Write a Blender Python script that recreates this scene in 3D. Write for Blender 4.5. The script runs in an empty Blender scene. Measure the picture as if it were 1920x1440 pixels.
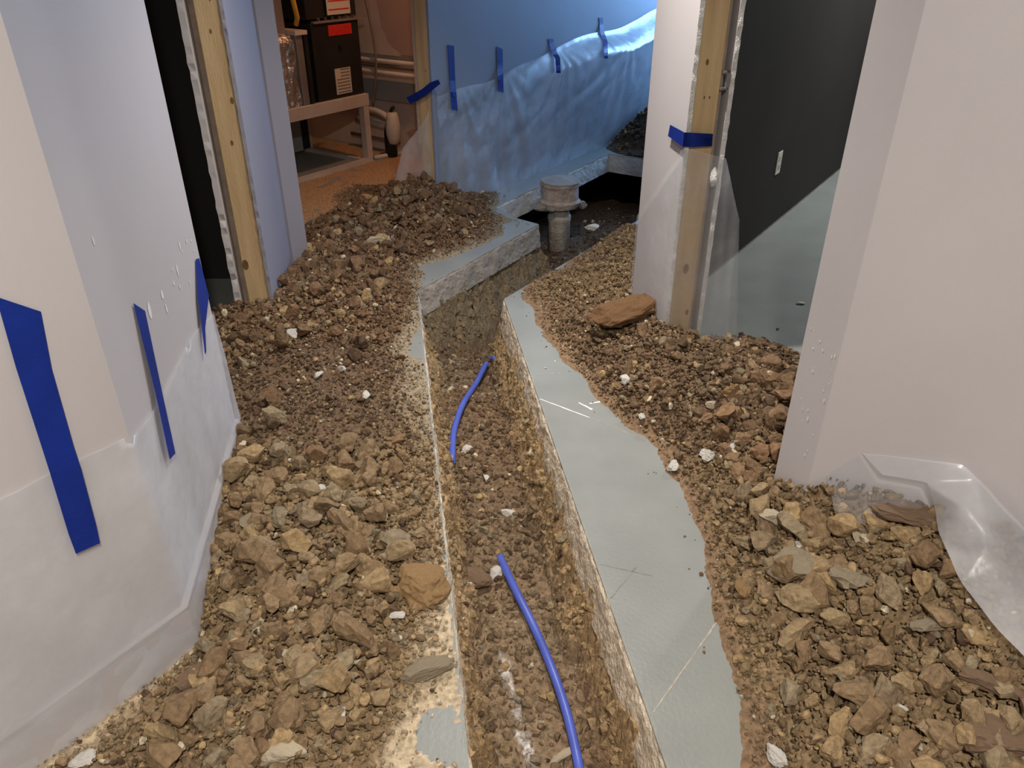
import bpy, bmesh, math, random
import numpy as np
from mathutils import Vector, noise as mnoise
random.seed(7); rng = np.random.default_rng(11)
sc = bpy.context.scene
C = sc.collection
# ------------------------------------------------------------------ camera
CAMH = 1.45; PITCH = math.radians(30.3); FPX = 1442.0
cd = bpy.data.cameras.new('camera'); cam = bpy.data.objects.new('camera', cd); C.objects.link(cam)
cam.location = (0, 0, CAMH); cam.rotation_euler = (math.pi/2 - PITCH, 0, 0)
cd.sensor_width = 36.0; cd.lens = 36.0*FPX/1920.0; cd.clip_start = 0.02; cd.clip_end = 60
sc.camera = cam
# ------------------------------------------------------------------ world, exposure
w = bpy.data.worlds.new('world'); sc.world = w; w.use_nodes = True
w.node_tree.nodes['Background'].inputs[0].default_value = (0.5, 0.55, 0.65, 1)
w.node_tree.nodes['Background'].inputs[1].default_value = 0.0
sc.view_settings.view_transform = 'Standard'; sc.view_settings.look = 'None'
sc.view_settings.gamma = 1.0; sc.view_settings.use_curve_mapping = False
sc.view_settings.exposure = 0.26
sc.cycles.max_bounces = 10; sc.cycles.transparent_max_bounces = 16; sc.cycles.diffuse_bounces = 5
# light strengths (fixtures are built near the end)
HALL_W, HALL_COL = 22.0, (1.0, 0.945, 0.885)
HALL2_W = 56.0
WINDOW_E, WINDOW_COL = 11.0, (0.27, 0.54, 1.0)
ROOM_W, ROOM_COL = 54.0, (0.92, 0.97, 1.0)
FURN_W, FURN_COL = 10.0, (1.0, 0.50, 0.26)

# ------------------------------------------------------------------ plan geometry (metres, floor at z=0, camera above the origin)
def yawv(a): a = math.radians(a); return np.array([math.sin(a), math.cos(a)])
R = yawv(34.5); L = yawv(-55.5); T = yawv(-8.7); TN = np.array([T[1], -T[0]])   # TN points right of T
V2 = lambda *p: np.array(p, float)
def ray(px, py):
    u = (px-960)/FPX; v = (py-720)/FPX
    return np.array([u, math.cos(PITCH)-v*math.sin(PITCH), -math.sin(PITCH)-v*math.cos(PITCH)])
def at(px, py, z=0.0):
    d = ray(px, py); s = (z-CAMH)/d[2]; return np.array([d[0]*s, d[1]*s])
def project(p):
    p = np.asarray(p, float); x = p[..., 0]; y = p[..., 1]; z = p[..., 2]-CAMH
    dep = y*math.cos(PITCH)-z*math.sin(PITCH); up = y*math.sin(PITCH)+z*math.cos(PITCH)
    dep = np.where(np.abs(dep) < 1e-4, 1e-4, dep)
    return 960+FPX*x/dep, 720-FPX*up/dep, dep
def onplane(px, py, p, d):           # point of a vertical plane through p along d: returns t along d, z
    r = ray(px, py); n = np.array([d[1], -d[0]])
    s = n.dot(p)/n.dot(r[:2]); q = r[:2]*s
    return float((q-p).dot(d)), float(CAMH+r[2]*s)

C0 = V2(-.755, 1.257); C1 = C0+T*.79                    # left near wall: corner, end at the doorway
AEND = C0-R*2.6
E0 = V2(-.99, 2.93); Q0 = V2(-1.082, 3.597); G0 = V2(-1.024, 3.672)   # left stud wall end, bend, stub end
BL = V2(.066, 5.257)                                     # a point on the foot of the blue wall
P0 = BL+R*(-.902)                                        # its cut end
W0 = V2(.592, 2.69); VV = W0+T*.43; W1 = W0+TN*.15       # right stud wall
K0 = V2(.765, 1.585); K1 = K0+T*.16; KEND = K0-L*2.8     # right near wall
SLAB = 0.13
a0 = V2(.175, -.8); a1 = V2(-.445, 3.354); a2 = V2(.155, 4.32); a3 = V2(.013, 4.44); a4 = V2(-.099, 4.655); a5 = V2(.743, 5.98); a6 = a5-L*1.25
b0 = V2(.575, -.8); b1 = V2(-.037, 3.26); b3 = b1+R*1.55; b4 = b3-L*.56
CUT = [a0, a1, a2, a3, a4, a5, a6, b4, b3, b1, b0]
CH = 2.42                                                # ceiling height

# ------------------------------------------------------------------ materials
def lin(r, g, b):
    f = lambda c: (c/255/12.92) if c/255 <= .04045 else ((c/255+.055)/1.055)**2.4
    return (f(r), f(g), f(b))
MATS = {}
def nd(nt, t, **kw):
    n = nt.nodes.new(t)
    for k, v in kw.items(): setattr(n, k, v)
    return n
def mat(name, col, rough=.6, var=.12, vscale=6., bump=0., bscale=60., metal=0., col2=None, spec=.35, coord='Object', stretch=None, detail=5.):
    m = bpy.data.materials.new(name); m.use_nodes = True; nt = m.node_tree
    b = nt.nodes['Principled BSDF']; b.inputs['Roughness'].default_value = rough
    b.inputs['Metallic'].default_value = metal; b.inputs['Specular IOR Level'].default_value = spec
    tc = nd(nt, 'ShaderNodeTexCoord'); vec = tc.outputs[coord]
    if stretch:
        mp = nd(nt, 'ShaderNodeMapping'); mp.inputs['Scale'].default_value = stretch
        nt.links.new(vec, mp.inputs[0]); vec = mp.outputs[0]
    n = nd(nt, 'ShaderNodeTexNoise'); n.inputs['Scale'].default_value = vscale; n.inputs['Detail'].default_value = detail
    nt.links.new(vec, n.inputs['Vector'])
    r = nd(nt, 'ShaderNodeValToRGB')
    c2 = col2 or tuple(max(0, c*(1-var)) for c in col); c1 = col if col2 else tuple(min(1, c*(1+var)) for c in col)
    r.color_ramp.elements[0].color = (*c2, 1); r.color_ramp.elements[1].color = (*c1, 1)
    r.color_ramp.elements[0].position = .33; r.color_ramp.elements[1].position = .67
    nt.links.new(n.outputs['Fac'], r.inputs[0]); nt.links.new(r.outputs[0], b.inputs['Base Color'])
    if bump:
        n2 = nd(nt, 'ShaderNodeTexNoise'); n2.inputs['Scale'].default_value = bscale; n2.inputs['Detail'].default_value = 6
        nt.links.new(vec, n2.inputs['Vector'])
        bp = nd(nt, 'ShaderNodeBump'); bp.inputs['Strength'].default_value = bump; bp.inputs['Distance'].default_value = .01
        nt.links.new(n2.outputs['Fac'], bp.inputs['Height']); nt.links.new(bp.outputs[0], b.inputs['Normal'])
    MATS[name] = m; return m
mat('wall_paint', (.565, .526, .522), .55, .03, 2.2, .06, 350)
mat('wall_blue_light_tint', (.25, .275, .33), .55, .03, 2.2, .06, 350)  # grey paint with the corridor's blue light put into its colour
mat('wall_mauve_light_tint', (.31, .295, .335), .55, .03, 2.2, .06, 350)  # grey paint, the purple cast of the far light mixed in
mat('dark_paint_and_shade', (.034, .030, .028), .7, .06, 3, .05, 300, spec=.12)  # dark room's own paint; on the closet walls it paints in shade
mat('ceiling_paint', (.62, .61, .59), .8, .03, 3)
mat('gypsum', (.74, .72, .68), .95, .14, 40, .8, 160)
mat('paper_back', (.32, .25, .19), .9, .15, 20, .2, 120)
mat('furnace_wall', (.50, .36, .30), .8, .05, 3)
mat('primer', (.62, .52, .45), .8, .08, 8)
mat('stud_wood', (.66, .47, .26), .6, .13, 3.0, .25, 40, stretch=(9, 9, .7), col2=(.50, .335, .165))
mat('knot', (.20, .095, .035), .6, .3, 30)
mat('slab_paint', lin(138, 140, 135), .42, .07, 5, .12, 90, spec=.4)
mat('slab_cut', lin(178, 166, 150), .95, .22, 14, .9, 70)
mat('slab_raw', lin(160, 152, 142), .95, .15, 10, .5, 60)
mat('tape_blue', (.004, .024, .23), .5, .12, 14, .15, 120)
mat('pipe_blue', (.085, .125, .52), .38, .12, 9, spec=.5)
mat('white_stone', (.66, .62, .55), .8, .10, 25, .5, 90)
mat('cream_stone', (.52, .43, .30), .85, .14, 25, .5, 90)
mat('ochre_rock', (.46, .29, .13), .95, .3, 30, .6, 110, col2=(.28, .165, .075))
mat('rust_rock', (.26, .145, .065), .95, .3, 30, .6, 110, col2=(.15, .075, .035))
mat('red_rock', (.30, .185, .11), .95, .3, 30, .6, 110, col2=(.21, .145, .095))
mat('grey_clod', (.36, .29, .195), .95, .2, 30, .6, 110)
mat('furnace_black', (.018, .017, .016), .45, .2, 6, .05, 200)
mat('steel', (.42, .40, .38), .4, .12, 10, metal=.7)
mat('stand_paint', (.52, .47, .42), .6, .08, 8)
mat('red_label', (.60, .03, .02), .5, .12, 30)
mat('pipe_white', (.62, .57, .50), .55, .08, 8)
mat('pipe_old', (.50, .44, .36), .9, .22, 18, .6, 60)
mat('concrete_collar', (.44, .35, .29), .95, .25, 16, .8, 60)
mat('grey_board', (.35, .35, .34), .7, .08, 5)
mat('cable', (.22, .17, .13), .6, .1, 10)
mat('yellow', (.62, .36, .05), .5, .1, 10)
mat('plate', (.60, .57, .50), .45, .03, 10)
mat('scuff', (.80, .79, .76), .8, .05, 60)
mat('score', (.44, .39, .32), .9, .25, 60)
mat('score_dark', (.26, .24, .20), .9, .25, 60)
mat('black_rubber', (.02, .02, .02), .7, .1, 10)

def soil_mat(name, rough=.95, vs=70., bump=.9, bs=110.):
    m = bpy.data.materials.new(name); m.use_nodes = True; nt = m.node_tree
    b = nt.nodes['Principled BSDF']; b.inputs['Roughness'].default_value = rough; b.inputs['Specular IOR Level'].default_value = .15
    a = nd(nt, 'ShaderNodeAttribute', attribute_name='soil_colour')
    tc = nd(nt, 'ShaderNodeTexCoord')
    n = nd(nt, 'ShaderNodeTexNoise'); n.inputs['Scale'].default_value = vs; n.inputs['Detail'].default_value = 6
    nt.links.new(tc.outputs['Object'], n.inputs['Vector'])
    mr = nd(nt, 'ShaderNodeMapRange'); mr.inputs[1].default_value = .3; mr.inputs[2].default_value = .7; mr.inputs[3].default_value = .62; mr.inputs[4].default_value = 1.38
    nt.links.new(n.outputs['Fac'], mr.inputs[0])
    mx = nd(nt, 'ShaderNodeVectorMath', operation='SCALE'); nt.links.new(a.outputs['Color'], mx.inputs[0]); nt.links.new(mr.outputs[0], mx.inputs['Scale'])
    nt.links.new(mx.outputs[0], b.inputs['Base Color'])
    n2 = nd(nt, 'ShaderNodeTexNoise'); n2.inputs['Scale'].default_value = bs; n2.inputs['Detail'].default_value = 8
    nt.links.new(tc.outputs['Object'], n2.inputs['Vector'])
    bp = nd(nt, 'ShaderNodeBump'); bp.inputs['Strength'].default_value = bump; bp.inputs['Distance'].default_value = .006
    nt.links.new(n2.outputs['Fac'], bp.inputs['Height']); nt.links.new(bp.outputs[0], b.inputs['Normal'])
    MATS[name] = m; return m
soil_mat('soil')
def clod_mat(name, cols):
    m = bpy.data.materials.new(name); m.use_nodes = True; nt = m.node_tree
    b = nt.nodes['Principled BSDF']; b.inputs['Roughness'].default_value = .95; b.inputs['Specular IOR Level'].default_value = .15
    oi = nd(nt, 'ShaderNodeObjectInfo'); rp = nd(nt, 'ShaderNodeValToRGB'); rp.color_ramp.interpolation = 'LINEAR'
    els = rp.color_ramp.elements
    while len(els) < len(cols): els.new(.5)
    for i, c in enumerate(cols): els[i].position = i/(len(cols)-1); els[i].color = (*c, 1)
    nt.links.new(oi.outputs['Random'], rp.inputs[0])
    tc = nd(nt, 'ShaderNodeTexCoord')
    n = nd(nt, 'ShaderNodeTexNoise'); n.inputs['Scale'].default_value = 2.3; n.inputs['Detail'].default_value = 7; n.inputs['Roughness'].default_value = .65
    nt.links.new(tc.outputs['Object'], n.inputs['Vector'])
    mr = nd(nt, 'ShaderNodeMapRange'); mr.inputs[1].default_value = .3; mr.inputs[2].default_value = .7; mr.inputs[3].default_value = .65; mr.inputs[4].default_value = 1.35
    nt.links.new(n.outputs['Fac'], mr.inputs[0])
    mx = nd(nt, 'ShaderNodeVectorMath', operation='SCALE'); nt.links.new(rp.outputs[0], mx.inputs[0]); nt.links.new(mr.outputs[0], mx.inputs['Scale'])
    nt.links.new(mx.outputs[0], b.inputs['Base Color'])
    n2 = nd(nt, 'ShaderNodeTexNoise'); n2.inputs['Scale'].default_value = 6.0; n2.inputs['Detail'].default_value = 8; n2.inputs['Roughness'].default_value = .65
    nt.links.new(tc.outputs['Object'], n2.inputs['Vector'])
    bp = nd(nt, 'ShaderNodeBump'); bp.inputs['Strength'].default_value = .35; bp.inputs['Distance'].default_value = .05
    nt.links.new(n2.outputs['Fac'], bp.inputs['Height']); nt.links.new(bp.outputs[0], b.inputs['Normal'])
    MATS[name] = m; return m
OLIVE = lin(148, 125, 93); BROWN = lin(122, 99, 76); REDB = lin(122, 94, 71); PALE = lin(186, 168, 136); DARK = lin(94, 74, 58); GREYC = lin(142, 127, 102); TAN = lin(172, 145, 106)
clod_mat('clod_olive', [lin(124, 100, 74), lin(146, 123, 94), lin(134, 110, 82), lin(142, 128, 104), lin(152, 131, 100), lin(164, 138, 100)])
clod_mat('clod_brown', [lin(112, 88, 66), lin(138, 108, 80), lin(142, 115, 88), lin(134, 106, 80), lin(152, 128, 98)])
clod_mat('clod_red', [lin(110, 86, 66), lin(138, 102, 72), lin(136, 108, 80), lin(146, 106, 76), lin(126, 94, 70)])

def plastic_mat(name, body, tint=(.93, .94, .96), rough=.22, bump=.25, bs=9., gloss=.5):
    """polythene film: part of the light passes straight through, part is scattered, with a sheen"""
    m = bpy.data.materials.new(name); m.use_nodes = True; nt = m.node_tree
    for n in list(nt.nodes): nt.nodes.remove(n)
    out = nd(nt, 'ShaderNodeOutputMaterial')
    tc = nd(nt, 'ShaderNodeTexCoord')
    n1 = nd(nt, 'ShaderNodeTexNoise'); n1.inputs['Scale'].default_value = bs; n1.inputs['Detail'].default_value = 4; n1.inputs['Distortion'].default_value = .6
    nt.links.new(tc.outputs['Object'], n1.inputs['Vector'])
    bp = nd(nt, 'ShaderNodeBump'); bp.inputs['Strength'].default_value = bump; bp.inputs['Distance'].default_value = .02
    nt.links.new(n1.outputs['Fac'], bp.inputs['Height'])
    tr = nd(nt, 'ShaderNodeBsdfTransparent'); tr.inputs[0].default_value = (.97, .975, .98, 1)
    df = nd(nt, 'ShaderNodeBsdfDiffuse'); df.inputs[0].default_value = (*tint, 1)
    tl = nd(nt, 'ShaderNodeBsdfTranslucent'); tl.inputs[0].default_value = (*tint, 1)
    gl = nd(nt, 'ShaderNodeBsdfGlossy'); gl.inputs['Roughness'].default_value = rough; gl.inputs[0].default_value = (1, 1, 1, 1)
    for s in (df, tl, gl): nt.links.new(bp.outputs[0], s.inputs['Normal'])
    mA = nd(nt, 'ShaderNodeMixShader'); mA.inputs[0].default_value = .4
    nt.links.new(df.outputs[0], mA.inputs[1]); nt.links.new(tl.outputs[0], mA.inputs[2])
    mB = nd(nt, 'ShaderNodeMixShader')
    mr = nd(nt, 'ShaderNodeMapRange'); mr.inputs[1].default_value = .3; mr.inputs[2].default_value = .7
    mr.inputs[3].default_value = body*.6; mr.inputs[4].default_value = min(1, body*1.4)
    n3 = nd(nt, 'ShaderNodeTexNoise'); n3.inputs['Scale'].default_value = 4.5; n3.inputs['Detail'].default_value = 5
    nt.links.new(tc.outputs['Object'], n3.inputs['Vector']); nt.links.new(n3.outputs['Fac'], mr.inputs[0]); nt.links.new(mr.outputs[0], mB.inputs[0])
    nt.links.new(tr.outputs[0], mB.inputs[1]); nt.links.new(mA.outputs[0], mB.inputs[2])
    mC = nd(nt, 'ShaderNodeMixShader'); mC.inputs[0].default_value = gloss
    nt.links.new(mB.outputs[0], mC.inputs[1]); nt.links.new(gl.outputs[0], mC.inputs[2]); nt.links.new(mC.outputs[0], out.inputs[0])
    MATS[name] = m; return m
plastic_mat('plastic_wall', .5, gloss=.05, rough=.3)
plastic_mat('plastic_blue_wall', .40, gloss=.19, rough=.26, bump=.15, bs=7)
plastic_mat('plastic_clear', .25, gloss=.07, rough=.15)
plastic_mat('plastic_loose', .55, gloss=.035, rough=.3, bump=.15)
plastic_mat('plastic_wrap', .3, tint=(.8, .7, .6), gloss=.3, rough=.2, bump=.9, bs=25)

def lamp_mat(name, col, e):
    m = bpy.data.materials.new(name); m.use_nodes = True; b = m.node_tree.nodes['Principled BSDF']
    b.inputs['Base Color'].default_value = (.8, .8, .8, 1); b.inputs['Emission Color'].default_value = (*col, 1); b.inputs['Emission Strength'].default_value = e
    MATS[name] = m; return m

# ------------------------------------------------------------------ object helpers
def tag(o, label=None, cat=None, group=None, kind=None):
    if label: o['label'] = label
    if cat: o['category'] = cat
    if group: o['group'] = group
    if kind: o['kind'] = kind
    return o
def thing(name, label, cat, loc=(0, 0, 0), group=None, kind=None):
    o = bpy.data.objects.new(name, None); C.objects.link(o); o.location = loc; o.empty_display_size = .05
    return tag(o, label, cat, group, kind)
def link(name, me, m, parent=None):
    o = bpy.data.objects.new(name, me); C.objects.link(o)
    if m: me.materials.append(MATS[m])
    if parent:
        o.parent = parent
        bpy.context.view_layer.update()
        o.matrix_parent_inverse = parent.matrix_world.inverted()
    return o
class MB:
    def __init__(s): s.v = []; s.f = []
    def poly(s, pts):
        i = len(s.v); s.v += [tuple(map(float, p)) for p in pts]; s.f.append(tuple(range(i, i+len(pts)))); return s
    def prism(s, pts, z0, z1):
        pts = [np.asarray(p, float) for p in pts]
        ar = sum(pts[i][0]*pts[(i+1) % len(pts)][1]-pts[(i+1) % len(pts)][0]*pts[i][1] for i in range(len(pts)))
        if ar < 0: pts = pts[::-1]
        n = len(pts); i = len(s.v)
        s.v += [(p[0], p[1], z0) for p in pts]+[(p[0], p[1], z1) for p in pts]
        s.f.append(tuple(range(i+n-1, i-1, -1))); s.f.append(tuple(range(i+n, i+2*n)))
        for k in range(n): j = (k+1) % n; s.f.append((i+k, i+j, i+n+j, i+n+k))
        return s
    def box(s, o, u, du, v, dv, z0, z1):      # plan box from o along u and v
        o = np.asarray(o, float); u = np.asarray(u, float); v = np.asarray(v, float)
        return s.prism([o, o+u*du, o+u*du+v*dv, o+v*dv], z0, z1)
    def tube(s, path, r, n=10, cap=True):
        path = [Vector(p) for p in path]; m = len(path); i0 = len(s.v)
        rs = r if hasattr(r, '__len__') else [r]*m; up = None
        for k, p in enumerate(path):
            d = (path[min(k+1, m-1)]-path[max(k-1, 0)]).normalized()
            if up is None: up = Vector((0, 0, 1)) if abs(d.z) < .9 else Vector((1, 0, 0))
            a = d.cross(up).normalized(); b = a.cross(d).normalized(); up = b
            for q in range(n):
                t = 2*math.pi*q/n; s.v.append(tuple(p+(a*math.cos(t)+b*math.sin(t))*rs[k]))
        for k in range(m-1):
            for q in range(n):
                x = i0+k*n+q; y = i0+k*n+(q+1) % n; s.f.append((x, y, y+n, x+n))
        if cap:
            s.f.append(tuple(range(i0+n-1, i0-1, -1))); s.f.append(tuple(range(i0+(m-1)*n, i0+m*n)))
        return s
    def lathe(s, c, prof, n=24, jit=0, seed=0):
        i0 = len(s.v); m = len(prof)
        for (r, z) in prof:
            for q in range(n):
                t = 2*math.pi*q/n
                rr = r*(1+jit*mnoise.noise(Vector((math.cos(t)*2+seed, math.sin(t)*2, z*14)))) if jit else r
                s.v.append((c[0]+math.cos(t)*rr, c[1]+math.sin(t)*rr, z+(jit*.03*mnoise.noise(Vector((math.cos(t)*3, math.sin(t)*3, z*9+seed))) if jit else 0)))
        for k in range(m-1):
            for q in range(n):
                x = i0+k*n+q; y = i0+k*n+(q+1) % n; s.f.append((x, y, y+n, x+n))
        s.f.append(tuple(range(i0+n-1, i0-1, -1))); s.f.append(tuple(range(i0+(m-1)*n, i0+m*n)))
        return s
    def build(s, name, m, parent=None, smooth=False, bevel=0):
        me = bpy.data.meshes.new(name); me.from_pydata(s.v, [], s.f); me.update()
        o = link(name, me, m, parent)
        if smooth:
            for p in me.polygons: p.use_smooth = True
        if bevel:
            md = o.modifiers.new('bevel', 'BEVEL'); md.width = bevel; md.segments = 2; md.limit_method = 'ANGLE'
        return o
def struct(o): o['kind'] = 'structure'; return o
def grid_obj(name, P, m, parent=None, smooth=True, thick=0.0):
    """P: (rows, cols, 3) array of points"""
    r, c, _ = P.shape; idx = np.arange(r*c).reshape(r, c)
    q = np.stack([idx[:-1, :-1], idx[:-1, 1:], idx[1:, 1:], idx[1:, :-1]], -1).reshape(-1, 4)
    me = bpy.data.meshes.new(name); me.from_pydata(P.reshape(-1, 3).tolist(), [], q.tolist()); me.update()
    for p in me.polygons: p.use_smooth = smooth
    o = link(name, me, m, parent)
    if thick:
        md = o.modifiers.new('thickness', 'SOLIDIFY'); md.thickness = thick; md.offset = 1
    return o

# ------------------------------------------------------------------ numpy noise, polygons
def vnoise(x, y, seed=0):
    x = np.asarray(x, float); y = np.asarray(y, float)
    xi = np.floor(x).astype(np.int64); yi = np.floor(y).astype(np.int64); fx = x-xi; fy = y-yi
    fx = fx*fx*(3-2*fx); fy = fy*fy*(3-2*fy)
    def h(a, b):
        n = (a*374761393+b*668265263+seed*1442695041) & 0xffffffff
        n = ((n ^ (n >> 13))*1274126177) & 0xffffffff
        return ((n ^ (n >> 16)) & 0xffff)/32767.5-1
    return (h(xi, yi)*(1-fx)+h(xi+1, yi)*fx)*(1-fy)+(h(xi, yi+1)*(1-fx)+h(xi+1, yi+1)*fx)*fy
def fbm(x, y, seed=0, o=4, g=.55):
    s = 0; a = 1; t = 0
    for k in range(o): s = s+a*vnoise(x*2**k, y*2**k, seed+k*17); t += a; a *= g
    return s/t
def inside(px, py, poly):
    r = np.zeros(np.shape(px), bool); n = len(poly)
    for i in range(n):
        x0, y0 = poly[i]; x1, y1 = poly[(i+1) % n]
        c = (y0 > py) != (y1 > py)
        r ^= c & (px < (x1-x0)*(py-y0)/((y1-y0) if y1 != y0 else 1e-9)+x0)
    return r
def sdist(px, py, poly):          # positive inside
    d = np.full(np.shape(px), 1e9); n = len(poly)
    for i in range(n):
        a = poly[i]; b = poly[(i+1) % n]; e = b-a; l2 = e.dot(e)
        t = np.clip(((px-a[0])*e[0]+(py-a[1])*e[1])/l2, 0, 1)
        d = np.minimum(d, np.hypot(px-a[0]-t*e[0], py-a[1]-t*e[1]))
    return np.where(inside(px, py, poly), d, -d)
def pldist(px, py, pts):
    d = np.full(np.shape(px), 1e9)
    for a, b in zip(pts[:-1], pts[1:]):
        a = np.asarray(a); b = np.asarray(b); e = b-a; l2 = e.dot(e)
        t = np.clip(((px-a[0])*e[0]+(py-a[1])*e[1])/l2, 0, 1); d = np.minimum(d, np.hypot(px-a[0]-t*e[0], py-a[1]-t*e[1]))
    return d
class RBF:
    def __init__(s, ctl, lam=1e-4):
        P = np.array([[*at(x, y, max(z, 0)), z] for x, y, z in ctl if True]) if len(ctl[0]) == 3 else None
        s.fit(P, lam)
    def fit(s, P, lam):
        s.p = P[:, :2]; n = len(P); K = s.k(s.p[:, None, :]-s.p[None])+lam*np.eye(n)
        Q = np.c_[np.ones(n), s.p]; A = np.block([[K, Q], [Q.T, np.zeros((3, 3))]])
        s.w = np.linalg.solve(A, np.r_[P[:, 2], 0, 0, 0])
    def k(s, d):
        r2 = (d**2).sum(-1); return .5*r2*np.log(r2+1e-12)
    def __call__(s, x, y):
        x = np.asarray(x, float); o = np.full(x.shape, s.w[-3])+s.w[-2]*x+s.w[-1]*np.asarray(y)
        for i, p in enumerate(s.p):
            r2 = (x-p[0])**2+(y-p[1])**2; o = o+s.w[i]*.5*r2*np.log(r2+1e-12)
        return o

# ================================================================== THE SETTING
# concrete slab, cut open by the trench and the pit
def slab(name, poly):
    bm = bmesh.new(); vs = [bm.verts.new((p[0], p[1], 0)) for p in poly]
    f = bm.faces.new(vs); f.normal_update()
    if f.normal.z < 0: f.normal_flip()
    top = [f]; r = bmesh.ops.extrude_face_region(bm, geom=[f]); nf = [g for g in r['geom'] if isinstance(g, bmesh.types.BMFace)]
    for v in [g for g in r['geom'] if isinstance(g, bmesh.types.BMVert)]: v.co.z = 0
    for v in vs: v.co.z = -SLAB
    bm.normal_update()
    for fc in bm.faces: fc.material_index = 0 if fc.normal.z > .9 else 1
    bmesh.ops.triangulate(bm, faces=[fc for fc in bm.faces if len(fc.verts) > 4])
    bmesh.ops.recalc_face_normals(bm, faces=bm.faces)
    me = bpy.data.meshes.new(name); bm.to_mesh(me); bm.free()
    o = link(name, me, 'slab_paint'); me.materials.append(MATS['slab_cut']); return struct(o)
fl = slab('floor', [a0, a1, a2, a3, a4, a5, a6, a6-L*.17, a6-L*.17+R*4.6, V2(4.5, 9.5), V2(-6, 9.5), V2(-6, -.8)])
fr = slab('floor', [b0, b1, b3, b4, b4+R*5.6, V2(7, 9.2), V2(7, -.8)])
tag(fl, 'grey painted concrete slab left of the trench and under the blue wall'); tag(fr, 'grey painted concrete slab along the right of the trench')
sub = MB().prism([V2(-6, -.8), V2(7, -.8), V2(7, 9.5), V2(-6, 9.5)], -.75, -.7).build('floor', 'black_rubber'); struct(sub); tag(sub, 'dark ground below the slab')
ceil = struct(MB().prism([V2(-6, -2.2), V2(7, -2.2), V2(7, 9.5), V2(-6, 9.5)], CH, CH+.1).build('ceiling', 'ceiling_paint'))
struct(MB().prism([V2(-6, -2.3), V2(7, -2.3), V2(7, -2.2), V2(-6, -2.2)], -.1, CH).build('wall_behind', 'wall_paint'))
struct(MB().prism([V2(-6, -2.2), V2(7, -2.2), V2(7, -.8), V2(-6, -.8)], -.13, 0).build('floor', 'slab_paint'))

# left near wall with its angled corner and baseboard
nA = np.array([R[1], -R[0]]); nB = TN
mid_in = C0-(nA+nB)/np.linalg.norm(nA+nB)*.13
wl = MB().prism([AEND, C0, C1, C1-nB*.12, mid_in, AEND-nA*.12], 0, CH).build('wall_left', 'wall_paint'); struct(wl)
BBH, BBT = .13, .016
cb = C0+(nA+nB)/np.linalg.norm(nA+nB)*BBT*1.08
bb = struct(MB().prism([AEND, C0, C1, C1+nB*BBT, cb, AEND+nA*BBT], 0, BBH).build('baseboard_left', 'wall_paint'))
# chipped paint marks on the angled face
for k, (px, py, ww, hh) in enumerate([(336, 461, 7, 20), (341, 471, 5, 6), (349, 453, 5, 12), (358, 451, 5, 7), (363, 470, 4, 7), (332, 508, 6, 32), (325, 531, 6, 12), (303, 552, 9, 24), (311, 578, 6, 24), (280, 582, 11, 36), (322, 506, 4, 8), (174, 452, 4, 16), (355, 530, 4, 10), (336, 537, 5, 12)]):
    t, z = onplane(px, py, C0, T); p = C0+T*t+nB*.0012; s = .0012
    a = ww*s*1.6; h = hh*s
    m = MB(); N = 9; ring = [(a*.5*math.cos(q*2*math.pi/N)*random.uniform(.7, 1.15), h*.5*math.sin(q*2*math.pi/N)*random.uniform(.75, 1.1)) for q in range(N)]
    m.poly([(*(p+T*x), z+y) for x, y in ring]); m.build('paint_chip', 'scuff', wl)

def rough_edge_panel(o, d, length, nrm, th, z0, z1, seed, amp=.004):
    """drywall sheet running from o along d, its cut end at o is ragged"""
    N = 90; m = MB(); zs = np.linspace(z0, z1, N)
    e = np.array([amp*mnoise.noise(Vector((z*38, seed, 0)))+amp*.8*mnoise.noise(Vector((z*120, seed, 3))) for z in zs])
    e2 = np.array([amp*.7*mnoise.noise(Vector((z*45, seed+9, 0))) for z in zs])
    for k in range(N):
        a = o+d*e[k]; b = o+nrm*(th+e2[k])+d*e[k]*.5; far = o+d*length
        m.v += [(*a, zs[k]), (*b, zs[k]), (*(far+nrm*th), zs[k]), (*far, zs[k])]
    for k in range(N-1):
        i = 4*k; j = i+4
        for q in range(4): m.f.append((i+q, i+(q+1) % 4, j+(q+1) % 4, j+q))
    m.f.append((0, 3, 2, 1)); i = 4*(N-1); m.f.append((i, i+1, i+2, i+3))
    return m
def faces_mat(o, idx_fn, m2):
    o.data.materials.append(MATS[m2])
    for p in o.data.polygons:
        if idx_fn(p): p.material_index = 1
def cut_end(o, d):                    # gypsum shows on faces looking back along -d
    dv = Vector((*d, 0))
    faces_mat(o, lambda p: p.normal.dot(dv) < -.35, 'gypsum')
def stud(o, u, du, v, dv, z0, z1, parent, knots, seed):
    m = MB().box(o, u, du, v, dv, z0, z1); s = m.build('stud', 'stud_wood', parent, bevel=.003)
    for (f, z, r) in knots:           # knots on the face towards the hall
        c = o+u*du*f; N = 12; mm = MB(); outw = -v*.0008
        mm.poly([(*(c+outw+u*math.cos(q*2*math.pi/N)*r*.55), z+math.sin(q*2*math.pi/N)*r) for q in range(N)]).build('knot', 'knot', s)
    return s

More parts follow.
